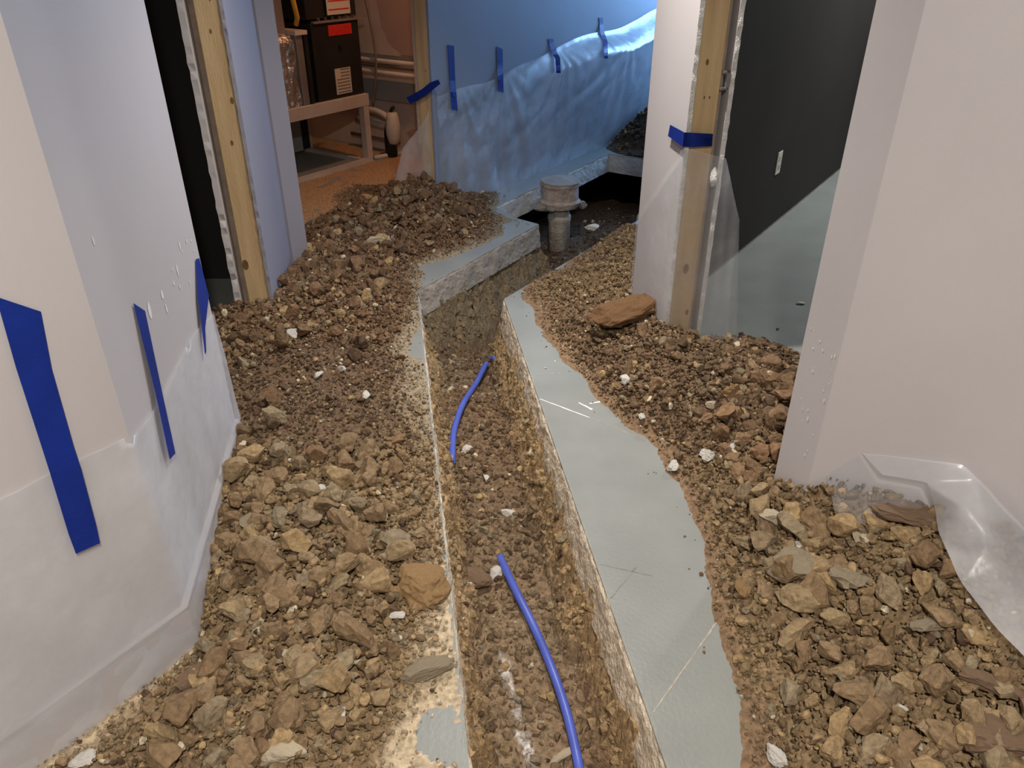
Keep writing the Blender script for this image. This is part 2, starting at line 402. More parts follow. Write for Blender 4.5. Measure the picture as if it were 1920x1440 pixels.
# left stud wall, cut open at the doorway
wls = thing('wall_left_doorway', 'cut stud wall with bare drywall edges beyond the dark left doorway', None, (*E0, 0), kind='structure')
o = rough_edge_panel(E0, T, .70, -nB, .014, 0, CH, 1).build('drywall_panel', 'wall_mauve_light_tint', wls); cut_end(o, T)
rr = (G0-Q0)/np.linalg.norm(G0-Q0); rn = np.array([rr[1], -rr[0]])
MB().prism([Q0, G0, G0-rn*.14, Q0-rn*.14-rr*.06], 0, CH).build('drywall_return', 'wall_mauve_light_tint', wls)
o = rough_edge_panel(E0-nB*.128+T*(-.012), T, .70, -nB, .022, 0, CH, 5, .007).build('drywall_panel', 'wall_paint', wls); cut_end(o, T)
stud(E0-nB*.016+T*.004, -nB, .082, T, .038, 0, CH, wls, [(.45, .78, .010), (.5, 1.16, .008), (.3, 1.26, .006), (.85, .30, .022), (.12, .93, .012)], 2)
MB().prism([E0-nB*.10+T*.05, E0-nB*.126+T*.05, E0-nB*.126+T*.6, E0-nB*.10+T*.6], 0, CH).build('stud', 'paper_back', wls)
# blue wall: long wall along the far trench, cut end next to the furnace room
nBl = np.array([R[1], -R[0]])
wb = thing('wall_back', 'long painted wall behind the taped plastic', None, (*P0, 0), kind='structure')
o = rough_edge_panel(P0, R, 4.6, -nBl, .014, 0, CH, 11).build('drywall_panel', 'wall_blue_light_tint', wb); cut_end(o, R)
o = rough_edge_panel(P0-nBl*.108, R, 2.0, -nBl, .014, .40, CH, 15).build('drywall_panel', 'furnace_wall', wb); cut_end(o, R)
stud(P0-nBl*.015+R*.004, -nBl, .090, R, .038, 0, CH, wb, [(.3, .8, .006), (.6, .52, .007)], 4)
MB().box(P0-nBl*.02+R*.3, R, 4.2, -nBl, .08, 0, CH).build('stud', 'paper_back', wb)
# right stud wall; its far face turns into the side of the far corridor and the dark room
nV = np.array([R[1], -R[0]])
wr = thing('wall_right_doorway', 'cut stud wall with taped plastic right of the trench', None, (*W0, 0), kind='structure')
o = rough_edge_panel(W0, T, .43, TN, .016, 0, CH, 21, .002).build('drywall_panel', 'wall_paint', wr); cut_end(o, T)
vb = VV+TN*.016
MB().prism([VV, VV+R*5, VV+R*5+nV*.014, vb], 0, CH).build('drywall_panel', 'wall_paint', wr)
o = rough_edge_panel(W1-TN*.016, T, .36, TN, .016, 0, CH, 25, .006).build('drywall_panel', 'wall_paint', wr); cut_end(o, T)
stud(W0+TN*.018+T*.004, TN, .084, T, .038, 0, CH, wr, [(.35, 1.09, .010), (.4, .98, .005), (.62, .98, .005), (.5, .37, .02), (.8, .19, .012)], 6)
MB().prism([W0+TN*.104+T*.02, W0+TN*.116+T*.02, W0+TN*.116+T*.34, W0+TN*.104+T*.34], 0, CH).build('drywall_backing', 'paper_back', wr)
D0 = V2(1.123, 3.73)
MB().prism([D0-R*.75, D0+R*4.6, D0+R*4.6-nV*.02, D0-R*.75-nV*.02], .025, CH).build('drywall_panel', 'dark_paint_and_shade', wr)
MB().prism([D0-R*.75-nV*.006, D0+R*4.6-nV*.006, D0+R*4.6-nV*.02, D0-R*.75-nV*.02], 0, .03).build('sill_plate', 'score_dark', wr)
# plaster blob and bent metal strap between stud and drywall
mb = MB().lathe(W0+TN*.122+T*.0, [(.002, .68), (.012, .69), (.016, .71), (.012, .73), (.002, .745)], 10, .5, 3); mb.build('plaster_blob', 'gypsum', wr, True)
m = MB(); p = W0+TN*.106-T*.004
m.box(p, TN, .024, T, .012, 1.055, 1.062); m.box(p+TN*.012, TN, .012, T, .012, 1.01, 1.062); m.box(p-TN*.004, TN, .022, T, .012, 1.004, 1.011); m.build('metal_strap', 'steel', wr)
# right near wall
nK = np.array([-L[1], L[0]]);  nK = nK if nK[1] < 0 else -nK
midk = K0+(-nK+TN)*.09
wn = MB().prism([K1, K0, KEND, KEND-nK*.13, K0-L*.1-nK*.14, K1+TN*.13], 0, CH).build('wall_right', 'wall_paint'); struct(wn)
for k in range(26):
    t = random.uniform(.005, .155); z = random.uniform(.16, .62); p = K0+T*t-TN*.0012; a = random.uniform(.001, .0035); h = a*random.uniform(1, 2.6)
    MB().poly([(*(p+T*a*math.cos(q*1.047)), z+h*math.sin(q*1.047)) for q in range(6)]).build('paint_chip', 'scuff', wn)
# far side of the dark room, header over the dark doorway, far end of the corridor
struct(MB().prism([V2(.80, 1.74), V2(.66, 2.66), V2(.77, 2.68), V2(.91, 1.76)], 2.06, CH).build('trim_1', 'wall_paint'))
struct(MB().prism([C1+T*.0-nB*.12, C1, E0, E0-nB*.14], 2.06, CH).build('trim_2', 'wall_paint'))
struct(MB().prism([V2(4.6, -.8), V2(4.75, -.8), V2(4.75, 9.5), V2(4.6, 9.5)], 0, CH).build('wall_room_side', 'dark_paint_and_shade'))
struct(MB().prism([AEND-nA*.12, AEND-nA*.12+V2(-1.6, .4), AEND-nA*.12+V2(-1.6, .3), AEND-nA*.2], 0, CH).build('wall_closet_side', 'dark_paint_and_shade'))
struct(MB().prism([V2(-2.3, .6), V2(-2.2, .6), V2(-2.2, 3.6), V2(-2.3, 3.6)], 0, CH).build('wall_closet_back', 'dark_paint_and_shade'))
struct(MB().prism([V2(-2.3, 3.5), V2(-1.22, 3.5), V2(-1.22, 3.62), V2(-2.3, 3.62)], 0, CH).build('wall_closet_far', 'dark_paint_and_shade'))  # closet walls near black: the darkness of the unlit room is painted on

# ================================================================== SOIL
LEFT_DOM = [V2(-1.75, -.05), C0+R*-.4+nA*.005, C0+nA*.005+nB*.005, C1+nB*.004, C1-nB*.2, E0-nB*.35+T*-.1, E0-nB*.13-T*.02, E0+nB*.003, Q0+nB*.003, G0+rn*.003, V2(-1.30, 3.9), V2(-1.75, 4.4), V2(-1.2, 5.2), P0-nBl*.25+R*.3, P0-nBl*.13-R*.01, P0-R*.004, P0+nBl*.004, BL+nBl*.003, BL+nBl*.1, a4, a3, a2, a1, V2(.055, 0), V2(.063, -.05)]
left_ctl = [
 # along the trench edge and bare slab
 (878,1440,-.001),(800,1405,-.003),(800,1440,.0035),(740,1420,.006),(870,1330,.0025),(830,1290,.003),(790,1330,.004),(860,1200,.003),(838,1110,.003),(845,1000,.012),(830,900,.018),(815,820,.014),(800,740,.006),(792,680,.002),(786,600,.004),(740,660,.010),(730,740,.022),
 # near field
 (690,1400,.035),(760,1230,.03),(700,1300,.055),(640,1200,.075),(740,1100,.05),(650,1080,.085),(740,980,.055),(660,960,.085),(740,880,.05),(600,1330,.07),(560,1180,.09),(520,1060,.105),(600,880,.09),(520,950,.11),(470,880,.115),(430,1000,.085),(400,1100,.06),(365,1215,.015),(430,1200,.07),(340,1290,.05),(480,1330,.08),(300,1400,.05),(240,1345,.02),(110,1440,.015),(420,1430,.06),(540,1430,.055),
 # middle and doorway
 (445,800,.115),(470,720,.13),(440,640,.13),(560,720,.11),(640,760,.08),(680,680,.06),(620,640,.09),(520,640,.13),(420,560,.14),(455,565,.15),(512,568,.145),(560,580,.125),(640,580,.10),(720,560,.05),(530,525,.09),(556,500,.06),(580,478,.06),
 # beyond, towards the furnace room and the blue wall
 (620,520,.12),(690,520,.09),(760,520,.02),(785,500,.002),(600,450,.07),(580,420,.012),(640,395,.03),(700,370,.05),(745,352,.09),(790,338,.20),(812,342,.19),(760,380,.17),(840,372,.13),(700,420,.13),(650,450,.13),(740,460,.09),(830,420,.09),(880,400,.07),(860,450,.03),(920,408,.02),(940,420,.0015),(850,480,.0012),(900,460,.0008),(1000,425,-.002),(960,412,.001),(800,512,.0012),(930,395,.0),(900,390,.03),(600,370,-.004),(680,335,-.004),(560,440,.015)]
RIGHT_DOM = [V2(.35, -.05), b0+T*.76, b1, b1+R*.9, b1+R*1.2, VV+R*.75, VV-nV*.003, VV-TN*.003, W0-TN*.003, W0-T*.01, W1-T*.015, W1+TN*.35+T*.1, V2(1.45, 2.6), V2(1.3, 2.0), K1+TN*.2+T*.02, K1-TN*.003, K0-TN*.003+nK*.003, KEND+nK*.004+L*1.2, V2(1.75, -.05)]
right_ctl = [
 (985,552,.004),(1012,600,.003),(1047,652,.003),(1102,712,.003),(1152,772,.003),(1215,818,.003),(1252,872,.004),(1292,925,.004),(1322,1005,.003),(1332,1085,.003),(1342,1150,.003),(1370,1230,.003),(1392,1320,.003),(1405,1440,.003),
 (960,590,-.02),(1000,690,-.02),(1060,800,-.02),(1110,900,-.02),(1170,1050,-.02),(1230,1250,-.02),(1300,1440,-.02),(1200,900,-.02),(1260,1000,-.02),(1290,1150,-.02),(1330,1330,-.02),(960,556,-.006),(1020,518,.006),(1060,490,-.002),(1075,500,.012),
 (1060,560,.025),(1100,620,.045),(1160,690,.06),(1110,500,.055),(1150,465,.06),(1185,440,.10),(1200,500,.12),(1130,560,.06),(1180,620,.095),(1240,605,.15),(1290,625,.11),(1330,635,.085),(1250,680,.12),(1330,720,.115),(1240,760,.07),(1400,660,.075),(1460,655,.05),(1490,680,.02),(1520,655,-.01),(1440,640,.0),(1420,720,.11),(1450,790,.13),(1320,810,.06),(1390,840,.09),(1330,890,.035),(1400,930,.085),(1450,900,.125),
 (1360,1000,.025),(1420,1040,.075),(1500,960,.165),(1540,893,.262),(1620,920,.275),(1740,950,.285),(1560,1050,.14),(1680,1080,.20),(1800,1120,.215),(1900,1260,.17),(1780,1230,.15),(1640,1180,.12),(1500,1150,.085),(1420,1150,.04),(1420,1250,.025),(1520,1280,.06),(1650,1320,.09),(1800,1350,.115),(1480,1390,.03),(1600,1430,.055),(1750,1440,.08),(1900,1420,.10),(1150,450,.04),(1600,640,-.03),(1560,560,-.03)]
HL = RBF(left_ctl, 2e-4); HR = RBF(right_ctl, 2e-4)

def mixc(a, b, t): return a*(1-t[..., None])+b*t[..., None]
def sst(x, a, b): t = np.clip((x-a)/(b-a), 0, 1); return t*t*(3-2*t)
cOL, cBR, cRE, cPA, cDK, cGR, cTN = [np.array(c) for c in (OLIVE, BROWN, REDB, PALE, DARK, GREYC, TAN)]
DUST = np.array(lin(190, 171, 142))
def smear_mask(x, y):   # smoother dark trodden soil in the middle of the left heap
    c = (at(570, 690, .1)+at(690, 790, .06))/2
    d = np.hypot((x-c[0]+.02)/.34, (y-c[1])/.42)+.25*fbm(x*7, y*7, 5)
    return 1-sst(d, .75, 1.15)
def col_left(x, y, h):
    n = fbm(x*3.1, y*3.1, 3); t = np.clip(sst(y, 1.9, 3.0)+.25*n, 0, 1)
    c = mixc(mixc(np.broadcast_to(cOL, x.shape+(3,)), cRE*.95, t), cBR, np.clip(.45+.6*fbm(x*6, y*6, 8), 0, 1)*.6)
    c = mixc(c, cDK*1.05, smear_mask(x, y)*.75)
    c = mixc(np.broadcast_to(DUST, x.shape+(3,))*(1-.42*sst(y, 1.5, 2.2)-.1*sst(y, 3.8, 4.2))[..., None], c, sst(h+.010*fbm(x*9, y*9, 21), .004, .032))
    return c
def col_right(x, y, h):
    n = fbm(x*3.1, y*3.1, 33); t = np.clip(sst(y, 1.5, 2.3)+.3*n, 0, 1)
    c = mixc(mixc(np.broadcast_to(cOL*.95, x.shape+(3,)), cBR*.95, t), cDK, np.clip(.35+.6*fbm(x*6, y*6, 38), 0, 1)*.45)
    c = mixc(c, cTN*.85, sst(y, 2.9, 3.3)*.4)
    c = mixc(np.broadcast_to(cBR*1.15, x.shape+(3,)), c, sst(h+.01*fbm(x*9, y*9, 41), .004, .03))
    return c

def mesh_np(name, V, F, col, m, parent=None, smooth=False):
    me = bpy.data.meshes.new(name); n = len(V); k = F.shape[1]; nf = len(F)
    me.vertices.add(n); me.vertices.foreach_set('co', np.ascontiguousarray(V, np.float32).ravel())
    me.loops.add(nf*k); me.loops.foreach_set('vertex_index', np.ascontiguousarray(F, np.int32).ravel())
    me.polygons.add(nf); me.polygons.foreach_set('loop_start', np.arange(0, nf*k, k, dtype=np.int32))
    me.polygons.foreach_set('loop_total', np.full(nf, k, np.int32))
    me.polygons.foreach_set('use_smooth', np.full(nf, smooth, bool))
    me.update(calc_edges=True)
    a = me.color_attributes.new('soil_colour', 'FLOAT_COLOR', 'POINT')
    a.data.foreach_set('color', np.c_[np.clip(col, 0, 1), np.ones(n)].astype(np.float32).ravel())
    return link(name, me, m, parent)
def heap_mesh(name, Hf, dom, colf, step, seed, side_fn=None):
    D = np.array(dom); x0, y0 = D.min(0); x1, y1 = D.max(0)
    xs = np.arange(x0, x1+step, step); ys = np.arange(y0, y1+step, step)
    X, Y = np.meshgrid(xs, ys); ins = inside(X, Y, dom)
    h = Hf(X, Y)
    th = np.clip(h/.05, 0, 1)
    z = h+th*(.016*fbm(X*14, Y*14, seed, 3)+.008*fbm(X*45, Y*45, seed+3, 3))*(1-.7*(smear_mask(X, Y) if seed == 1 else 0))
    z = z-th*.015*(1-.8*(smear_mask(X, Y) if seed == 1 else 0))
    z = z+(1-th)*(.0035*fbm(X*16, Y*16, seed+5, 4)+.0015*vnoise(X*120, Y*120, seed+8))
    idx = np.full(X.shape, -1)
    okv = ins
    q = okv[:-1, :-1] & okv[1:, :-1] & okv[:-1, 1:] & okv[1:, 1:]
    zm = np.maximum.reduce([z[:-1, :-1], z[1:, :-1], z[:-1, 1:], z[1:, 1:]]); q &= zm > .0006
    z = np.maximum(z, -.004)
    ii = np.arange(X.size).reshape(X.shape)
    F = np.stack([ii[:-1, :-1][q], ii[:-1, 1:][q], ii[1:, 1:][q], ii[1:, :-1][q]], -1)
    used = np.unique(F); rem = np.full(X.size, -1); rem[used] = np.arange(len(used))
    V = np.stack([X, Y, z], -1).reshape(-1, 3)[used]
    col = colf(X, Y, h).reshape(-1, 3)[used]
    return mesh_np(name, V, rem[F], col, 'soil', None, True)
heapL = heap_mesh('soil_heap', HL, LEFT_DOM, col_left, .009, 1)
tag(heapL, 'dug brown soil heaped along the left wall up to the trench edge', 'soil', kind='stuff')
heapR = heap_mesh('soil_heap', HR, RIGHT_DOM, col_right, .009, 51)
tag(heapR, 'dug brown soil heaped across the right doorway beside the grey slab', 'soil', kind='stuff')

# trench and pit: bare earth below the slab
def trench_z(x, y):
    rough = .032*fbm(x*14, y*14, 61, 4)+.016*fbm(x*45, y*45, 63, 3)
    d = sdist(x, y, CUT)+rough-.004
    pit = sst(y+.35*x, 3.15, 3.5)
    bend = np.exp(-(((x+.2)/.22)**2+((y-3.18)/.28)**2))
    floor = -.285-.02*np.sin(y*2.1)-.07*bend-.12*pit+.022*fbm(x*6, y*6, 65)+.012*fbm(x*22, y*22, 67)
    # left foot of the trench carries a low bank of spill
    wdt = .085+.03*fbm(x*5, y*5, 69)+.06*pit
    t = np.clip(d/wdt, 0, 1)
    z0 = -.062*(1-pit)+(-SLAB+.004)*pit+.014*fbm(x*20, y*20, 68)
    z = z0+(floor-z0)*(t**.75)
    far = pldist(x, y, [a4, a5, a6]) < np.where(d > 0, .16, .32)
    z = np.where(far, floor-.03, z); t = np.where(far, 1., t)
    return np.where((d < -.02) & ~far, -SLAB-.003, z), t, d
WHITE_PL = [at(940, 1225, -.28), at(960, 1300, -.28), at(985, 1390, -.28), at(1000, 1440, -.28), at(1010, 1500, -.28)]
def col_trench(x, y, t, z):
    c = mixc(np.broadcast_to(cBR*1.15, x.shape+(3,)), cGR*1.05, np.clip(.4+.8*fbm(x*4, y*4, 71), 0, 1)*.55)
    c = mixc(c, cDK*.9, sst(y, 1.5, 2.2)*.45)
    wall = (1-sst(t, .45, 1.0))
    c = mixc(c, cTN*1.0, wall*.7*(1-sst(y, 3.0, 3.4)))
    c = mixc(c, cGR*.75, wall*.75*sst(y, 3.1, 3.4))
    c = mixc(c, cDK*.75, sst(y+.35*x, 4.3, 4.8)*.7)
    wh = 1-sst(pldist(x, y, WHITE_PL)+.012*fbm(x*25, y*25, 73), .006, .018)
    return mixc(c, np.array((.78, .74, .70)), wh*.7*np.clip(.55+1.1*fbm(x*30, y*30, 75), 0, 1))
def soil_grid(name, x0, x1, y0, y1, step, keep, lab):
    xs = np.arange(x0, x1+step, step); ys = np.arange(y0, y1+step, step); X, Y = np.meshgrid(xs, ys)
    z, t, d = trench_z(X, Y); k = keep(X, Y) & ((d > -.05) | (pldist(X, Y, [a4, a5, a6]) < .30))
    q = k[:-1, :-1] & k[1:, :-1] & k[:-1, 1:] & k[1:, 1:]
    ii = np.arange(X.size).reshape(X.shape)
    F = np.stack([ii[:-1, :-1][q], ii[:-1, 1:][q], ii[1:, 1:][q], ii[1:, :-1][q]], -1)
    used = np.unique(F); rem = np.full(X.size, -1); rem[used] = np.arange(len(used))
    # rough walls: push sideways with noise
    jx = .010*fbm(z*40+3, Y*18, 77)*(1-t)*2; jy = .006*fbm(z*40+3, X*18, 79)*(1-t)
    V = np.stack([X+jx, Y+jy, z], -1).reshape(-1, 3)[used]
    o = mesh_np(name, V, rem[F], col_trench(X, Y, t, z).reshape(-1, 3)[used], 'soil', None, False)
    return tag(o, lab, 'soil', kind='stuff')
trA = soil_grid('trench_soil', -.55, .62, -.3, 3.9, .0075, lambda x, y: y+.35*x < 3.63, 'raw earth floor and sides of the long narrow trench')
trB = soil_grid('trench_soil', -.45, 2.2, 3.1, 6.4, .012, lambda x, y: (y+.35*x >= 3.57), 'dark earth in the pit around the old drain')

# ------------------------------------------------------------------ clods
def clod_template(sub, seed, cuts=11, flat=.8, rough=.25):
    bm = bmesh.new(); bmesh.ops.create_icosphere(bm, subdivisions=sub, radius=1)
    r = random.Random(seed); off = Vector((seed*3.7, seed*1.3, 0))
    pl = []
    for _ in range(cuts):
        d = Vector((r.gauss(0, 1), r.gauss(0, 1), r.gauss(0, 1))).normalized(); pl.append((d, r.uniform(.42, .86)))
    sx, sy, sz = r.uniform(.95, 1.3), r.uniform(.7, 1.0), r.uniform(flat*.75, flat*1.1)
    for v in bm.verts:
        p = v.co.copy(); p *= 1+rough*mnoise.noise(p*1.3+off)
        for d, h in pl:
            e = p.dot(d)-h
            if e > 0: p -= d*e
        if sub > 1: p += v.co*(.09*mnoise.noise(p*2.6+off)+.085*mnoise.noise(p*5.5+off)+.05*mnoise.noise(p*11+off))
        v.co = Vector((p.x*sx, p.y*sy, p.z*sz))*1.3
    bm.verts.ensure_lookup_table()
    V = np.array([v.co[:] for v in bm.verts]); F = np.array([[v.index for v in f.verts] for f in bm.faces]); bm.free()
    return V, F
T3 = [clod_template(3, s, 12) for s in range(14)]
T2 = [clod_template(2, s+40, 10) for s in range(16)]
T1 = [clod_template(1, s+80, 5) for s in range(14)]
def rotmats(n):
    q = rng.normal(size=(n, 4)); q /= np.linalg.norm(q, axis=1)[:, None]; w_, x, y, z = q.T
    return np.stack([1-2*(y*y+z*z), 2*(x*y-z*w_), 2*(x*z+y*w_), 2*(x*y+z*w_), 1-2*(x*x+z*z), 2*(y*z-x*w_), 2*(x*z-y*w_), 2*(y*z+x*w_), 1-2*(x*x+y*y)], -1).reshape(n, 3, 3)
def partial_rot(n, amt):        # yaw any, tilt limited
    a = rng.uniform(0, 2*math.pi, n); tx = rng.normal(0, amt, n); ty = rng.normal(0, amt, n)
    ca, sa = np.cos(a), np.sin(a); Z = np.zeros(n); O = np.ones(n)
    Rz = np.stack([ca, -sa, Z, sa, ca, Z, Z, Z, O], -1).reshape(n, 3, 3)
    cx, sx = np.cos(tx), np.sin(tx); Rx = np.stack([O, Z, Z, Z, cx, -sx, Z, sx, cx], -1).reshape(n, 3, 3)
    cy, sy = np.cos(ty), np.sin(ty); Ry = np.stack([cy, Z, sy, Z, O, Z, -sy, Z, cy], -1).reshape(n, 3, 3)
    return Rx @ Ry @ Rz
def merge_clods(name, pos, size, col, temps, parent):
    n = len(pos); Rm = partial_rot(n, .6); ti = rng.integers(0, len(temps), n); Vs, Fs, Cs = [], [], []; base = 0
    for k, (tv, tf) in enumerate(temps):
        s = np.nonzero(ti == k)[0]
        if not len(s): continue
        P = np.einsum('nij,vj->nvi', Rm[s], tv)*size[s][:, None, None]+pos[s][:, None, :]
        m = len(tv); Vs.append(P.reshape(-1, 3)); Fs.append((tf[None]+(base+np.arange(len(s))*m)[:, None, None]).reshape(-1, 3)); base += len(s)*m
        Cs.append(np.repeat(col[s], m, 0))
    o = mesh_np(name, np.concatenate(Vs), np.concatenate(Fs), np.concatenate(Cs), 'soil', parent, False)
    o['kind'] = 'stuff'; return o
def sample(dom, n, wfn):
    D = np.array(dom); x0, y0 = D.min(0); x1, y1 = D.max(0)
    x = rng.uniform(x0, x1, n); y = rng.uniform(y0, y1, n); k = inside(x, y, dom); x, y = x[k], y[k]
    k = rng.random(len(x)) < wfn(x, y); return x[k], y[k]
def thin(x, y, r, f=.8):        # drop centres that crowd bigger ones
    o = np.argsort(-r); keep = []; cell = {}; g = .05
    for i in o:
        cx, cy = int(x[i]//g), int(y[i]//g); ok = True
        for a in range(cx-2, cx+3):
            for b in range(cy-2, cy+3):
                for j in cell.get((a, b), ()):
                    if (x[i]-x[j])**2+(y[i]-y[j])**2 < (f*(r[i]+r[j]))**2: ok = False; break
                if not ok: break
            if not ok: break
        if ok: keep.append(i); cell.setdefault((cx, cy), []).append(i)
    return np.array(keep)
def palette(n, x, y, base, kind):
    c = base.copy()*.86; j = rng.normal(1, .17, (n, 1)); c = c*np.clip(j, .55, 1.6)
    u = rng.random(n)
    c[u < .016] = np.array(lin(205, 190, 162))*rng.uniform(.7, 1.05, ((u < .016).sum(), 1))
    k = (u > .05) & (u < .13); c[k] = cTN*rng.uniform(.6, .95, (k.sum(), 1))
    k = (u > .13) & (u < .21); c[k] = cGR*rng.uniform(.75, 1.0, (k.sum(), 1))
    k = (u > .21) & (u < .26); c[k] = cDK*rng.uniform(.8, 1.1, (k.sum(), 1))
    return c
def wall_clear(x, y, r, dom): return sdist(x, y, dom) > r*.75
big_l = lambda x, y: np.clip(1.05-sst(y, 1.9, 2.25)*.75+.45*sst(y, 2.7, 2.95), 0, 1)*(1-.93*smear_mask(x, y))*sst(HL(x, y), .03, .07)
def big_r(x, y): return np.clip(.3+sst(x+(y-1.6)*-.2, .50, .75)*.8, 0, 1)*sst(HR(x, y), .035, .08)*(1-.6*sst(y, 2.7, 3.0))
BIG = []
for nm, dom, Hf, wf, n in (('L', LEFT_DOM, HL, big_l, 9000), ('R', RIGHT_DOM, HR, big_r, 8000)):
    x, y = sample(dom, n, wf)
    s = .012+.026*rng.random(len(x))**2.2; s *= np.where(y > 2.3, .82, 1)
    k = wall_clear(x, y, s, dom); x, y, s = x[k], y[k], s[k]
    k = thin(x, y, s, .52); x, y, s = x[k], y[k], s[k]
    z = Hf(x, y)-.006+s*rng.uniform(-.15, 1.3, len(s))
    BIG.append((nm, x, y, z, s))
# the largest in view become things of their own, the rest joins the loose crumbs
allc = np.concatenate([np.c_[np.full(len(b[1]), i), b[1], b[2], b[3], b[4]] for i, b in enumerate(BIG)])
px, py, dep = project(allc[:, 1:4])
under = (allc[:, 0] == 1) & inside(px, py, [(1735, 905), (1745, 945), (1750, 1000), (1790, 1090), (1850, 1190), (1970, 1330), (2090, 1095), (1920, 985), (1805, 868)])
allc[under, 3] -= .045          # lumps lying under the slumped plastic are pressed in
vis = (px > -20) & (px < 1940) & (py > 0) & (py < 1450) & (dep > .3)
# hidden behind the near walls
vis &= ~((allc[:, 0] == 0) & (allc[:, 2] < 2.9) & (allc[:, 1] < -1.0+.1*allc[:, 2]))
rad = np.where(vis, allc[:, 4]/dep, 0); order = np.argsort(-rad); top = set(order[:290].tolist())
clod_me = {}
for key in ('clod_olive', 'clod_brown', 'clod_red'):
    for k, (tv, tf) in enumerate(T3):
        me = bpy.data.meshes.new('dirt_clod'); me.from_pydata(tv.tolist(), [], tf.tolist()); me.update(); me.materials.append(MATS[key]); clod_me[key, k] = me
def clod_obj(name, key_or_mesh, pos, size, rot, scale=(1, 1, 1)):
    o = bpy.data.objects.new(name, key_or_mesh); C.objects.link(o); o.location = pos; o.scale = tuple(size*s for s in scale); o.rotation_euler = rot; return o
LMK = [(0, at(792, 1100, .05), 'the large ochre rock'), (0, at(600, 927, .09), 'the whitest pebble'), (0, at(470, 985, .1), 'the plastic on the left wall'), (0, at(370, 1275, .05), 'the left wall corner'), (0, at(157, 1428, .02), 'the bottom left white chip'),
       (0, at(520, 1410, .05), 'the pale crumbly lump'), (0, at(640, 1335, .06), 'the shiny white scrap'), (0, at(800, 1262, .02), 'the lone lump on the dusty slab'), (0, at(597, 706, .1), 'the pebble in the dark trodden soil'), (0, at(480, 565, .14), 'the left stud'),
       (0, at(560, 480, .06), 'the purple wall return'), (0, at(710, 455, .1), 'the pale flat far stone'), (0, at(800, 345, .18), 'the furnace room post'), (0, at(620, 410, .03), 'the furnace room floor'), (0, at(880, 410, .05), 'the foot of the blue wall'), (0, at(745, 1158, .03), 'the white chip by the dusty slab'), (0, at(430, 760, .12), 'the end of the left wall'), (0, at(740, 900, .05), 'the left trench lip'), (0, at(560, 1180, .09), 'the middle of the near heap'), (0, at(690, 620, .05), 'the tan grit beside the trench bend'),
       (1, at(1197, 560, .12), 'the rust brown clay slab'), (1, at(1172, 716, .06), 'the white oblong stone'), (1, at(1325, 860, .05), 'the white block'), (1, at(1366, 748, .1), 'the oblong tan rock'), (1, at(1708, 965, .2), 'the reddish stone under the plastic'), (1, at(1482, 1080, .1), 'the largest olive lump'), (1, at(1590, 1097, .15), 'the rounded grey lump'),
       (1, at(1395, 1105, .04), 'the pale orange stone'), (1, at(1470, 920, .14), 'the right wall corner'), (1, at(1890, 1390, .1), 'the bottom right rock'), (1, at(1750, 1180, .16), 'the undercut grey lump'), (1, at(1690, 1330, .1), 'the small low white pebble'), (1, at(1455, 1427, .02), 'the white lump at the slab'), (1, at(1290, 625, .11), 'the right stud'), (1, at(1440, 660, .06), 'the dark room floor'), (1, at(1110, 450, .05), 'the far tip of the right heap'), (1, at(1900, 1250, .17), 'the lower end of the loose plastic'), (1, at(1450, 800, .12), 'the narrow face of the right wall'), (1, at(1290, 700, .11), 'the middle of the doorway soil'), (1, at(1374, 842, .07), 'the small white pebble'), (1, at(1420, 700, .1), 'the doorway threshold'), (1, at(1240, 760, .07), 'the upper rim of the bare slab'), (1, at(1430, 860, .12), 'the foot of the narrow wall face'), (1, at(1550, 1260, .07), 'the smooth low part of the right heap')]
ORD = ['', ' second', ' third', ' fourth', ' fifth', ' sixth', ' seventh', ' eighth', ' ninth', ' tenth', ' eleventh', ' twelfth', ' thirteenth', ' fourteenth', ' fifteenth', ' sixteenth', ' seventeenth', ' eighteenth', ' nineteenth', ' twentieth', ' twenty first', ' twenty second', ' twenty third', ' twenty fourth', ' twenty fifth', ' twenty sixth', ' twenty seventh', ' twenty eighth', ' twenty ninth', ' thirtieth']
near = {}
for i in sorted(top):
    hp, x, y, z, s = allc[i]
    d2, lm = min(((l[1][0]-x)**2+(l[1][1]-y)**2, l[2]) for l in LMK if l[0] == hp); near.setdefault(lm, []).append((d2, i))
for lm, lst in near.items():
    for rk, (d2, i) in enumerate(sorted(lst)):
        hp, x, y, z, s = allc[i]
        if hp == 0: key = 'clod_olive' if y < 2.0+random.uniform(-.2, .2) else 'clod_red' if y > 2.7 else 'clod_brown'
        else: key = 'clod_olive' if y < 1.75 else 'clod_brown'
        look = {'clod_olive': 'olive brown', 'clod_brown': 'brown', 'clod_red': 'reddish brown'}[key]
        lab = f'big {look} soil lump,{ORD[rk]} nearest to {lm}' if rk < len(ORD) else f'big {look} soil lump farther out around {lm}'
        o = clod_obj('dirt_clod', clod_me[key, random.randrange(14)], (x, y, z), s, (random.gauss(0, .45), random.gauss(0, .45), random.uniform(0, 6.28)))
        tag(o, lab, 'dirt clod', f'big soil lumps around {lm}')
rest = [i for i in range(len(allc)) if i not in top]
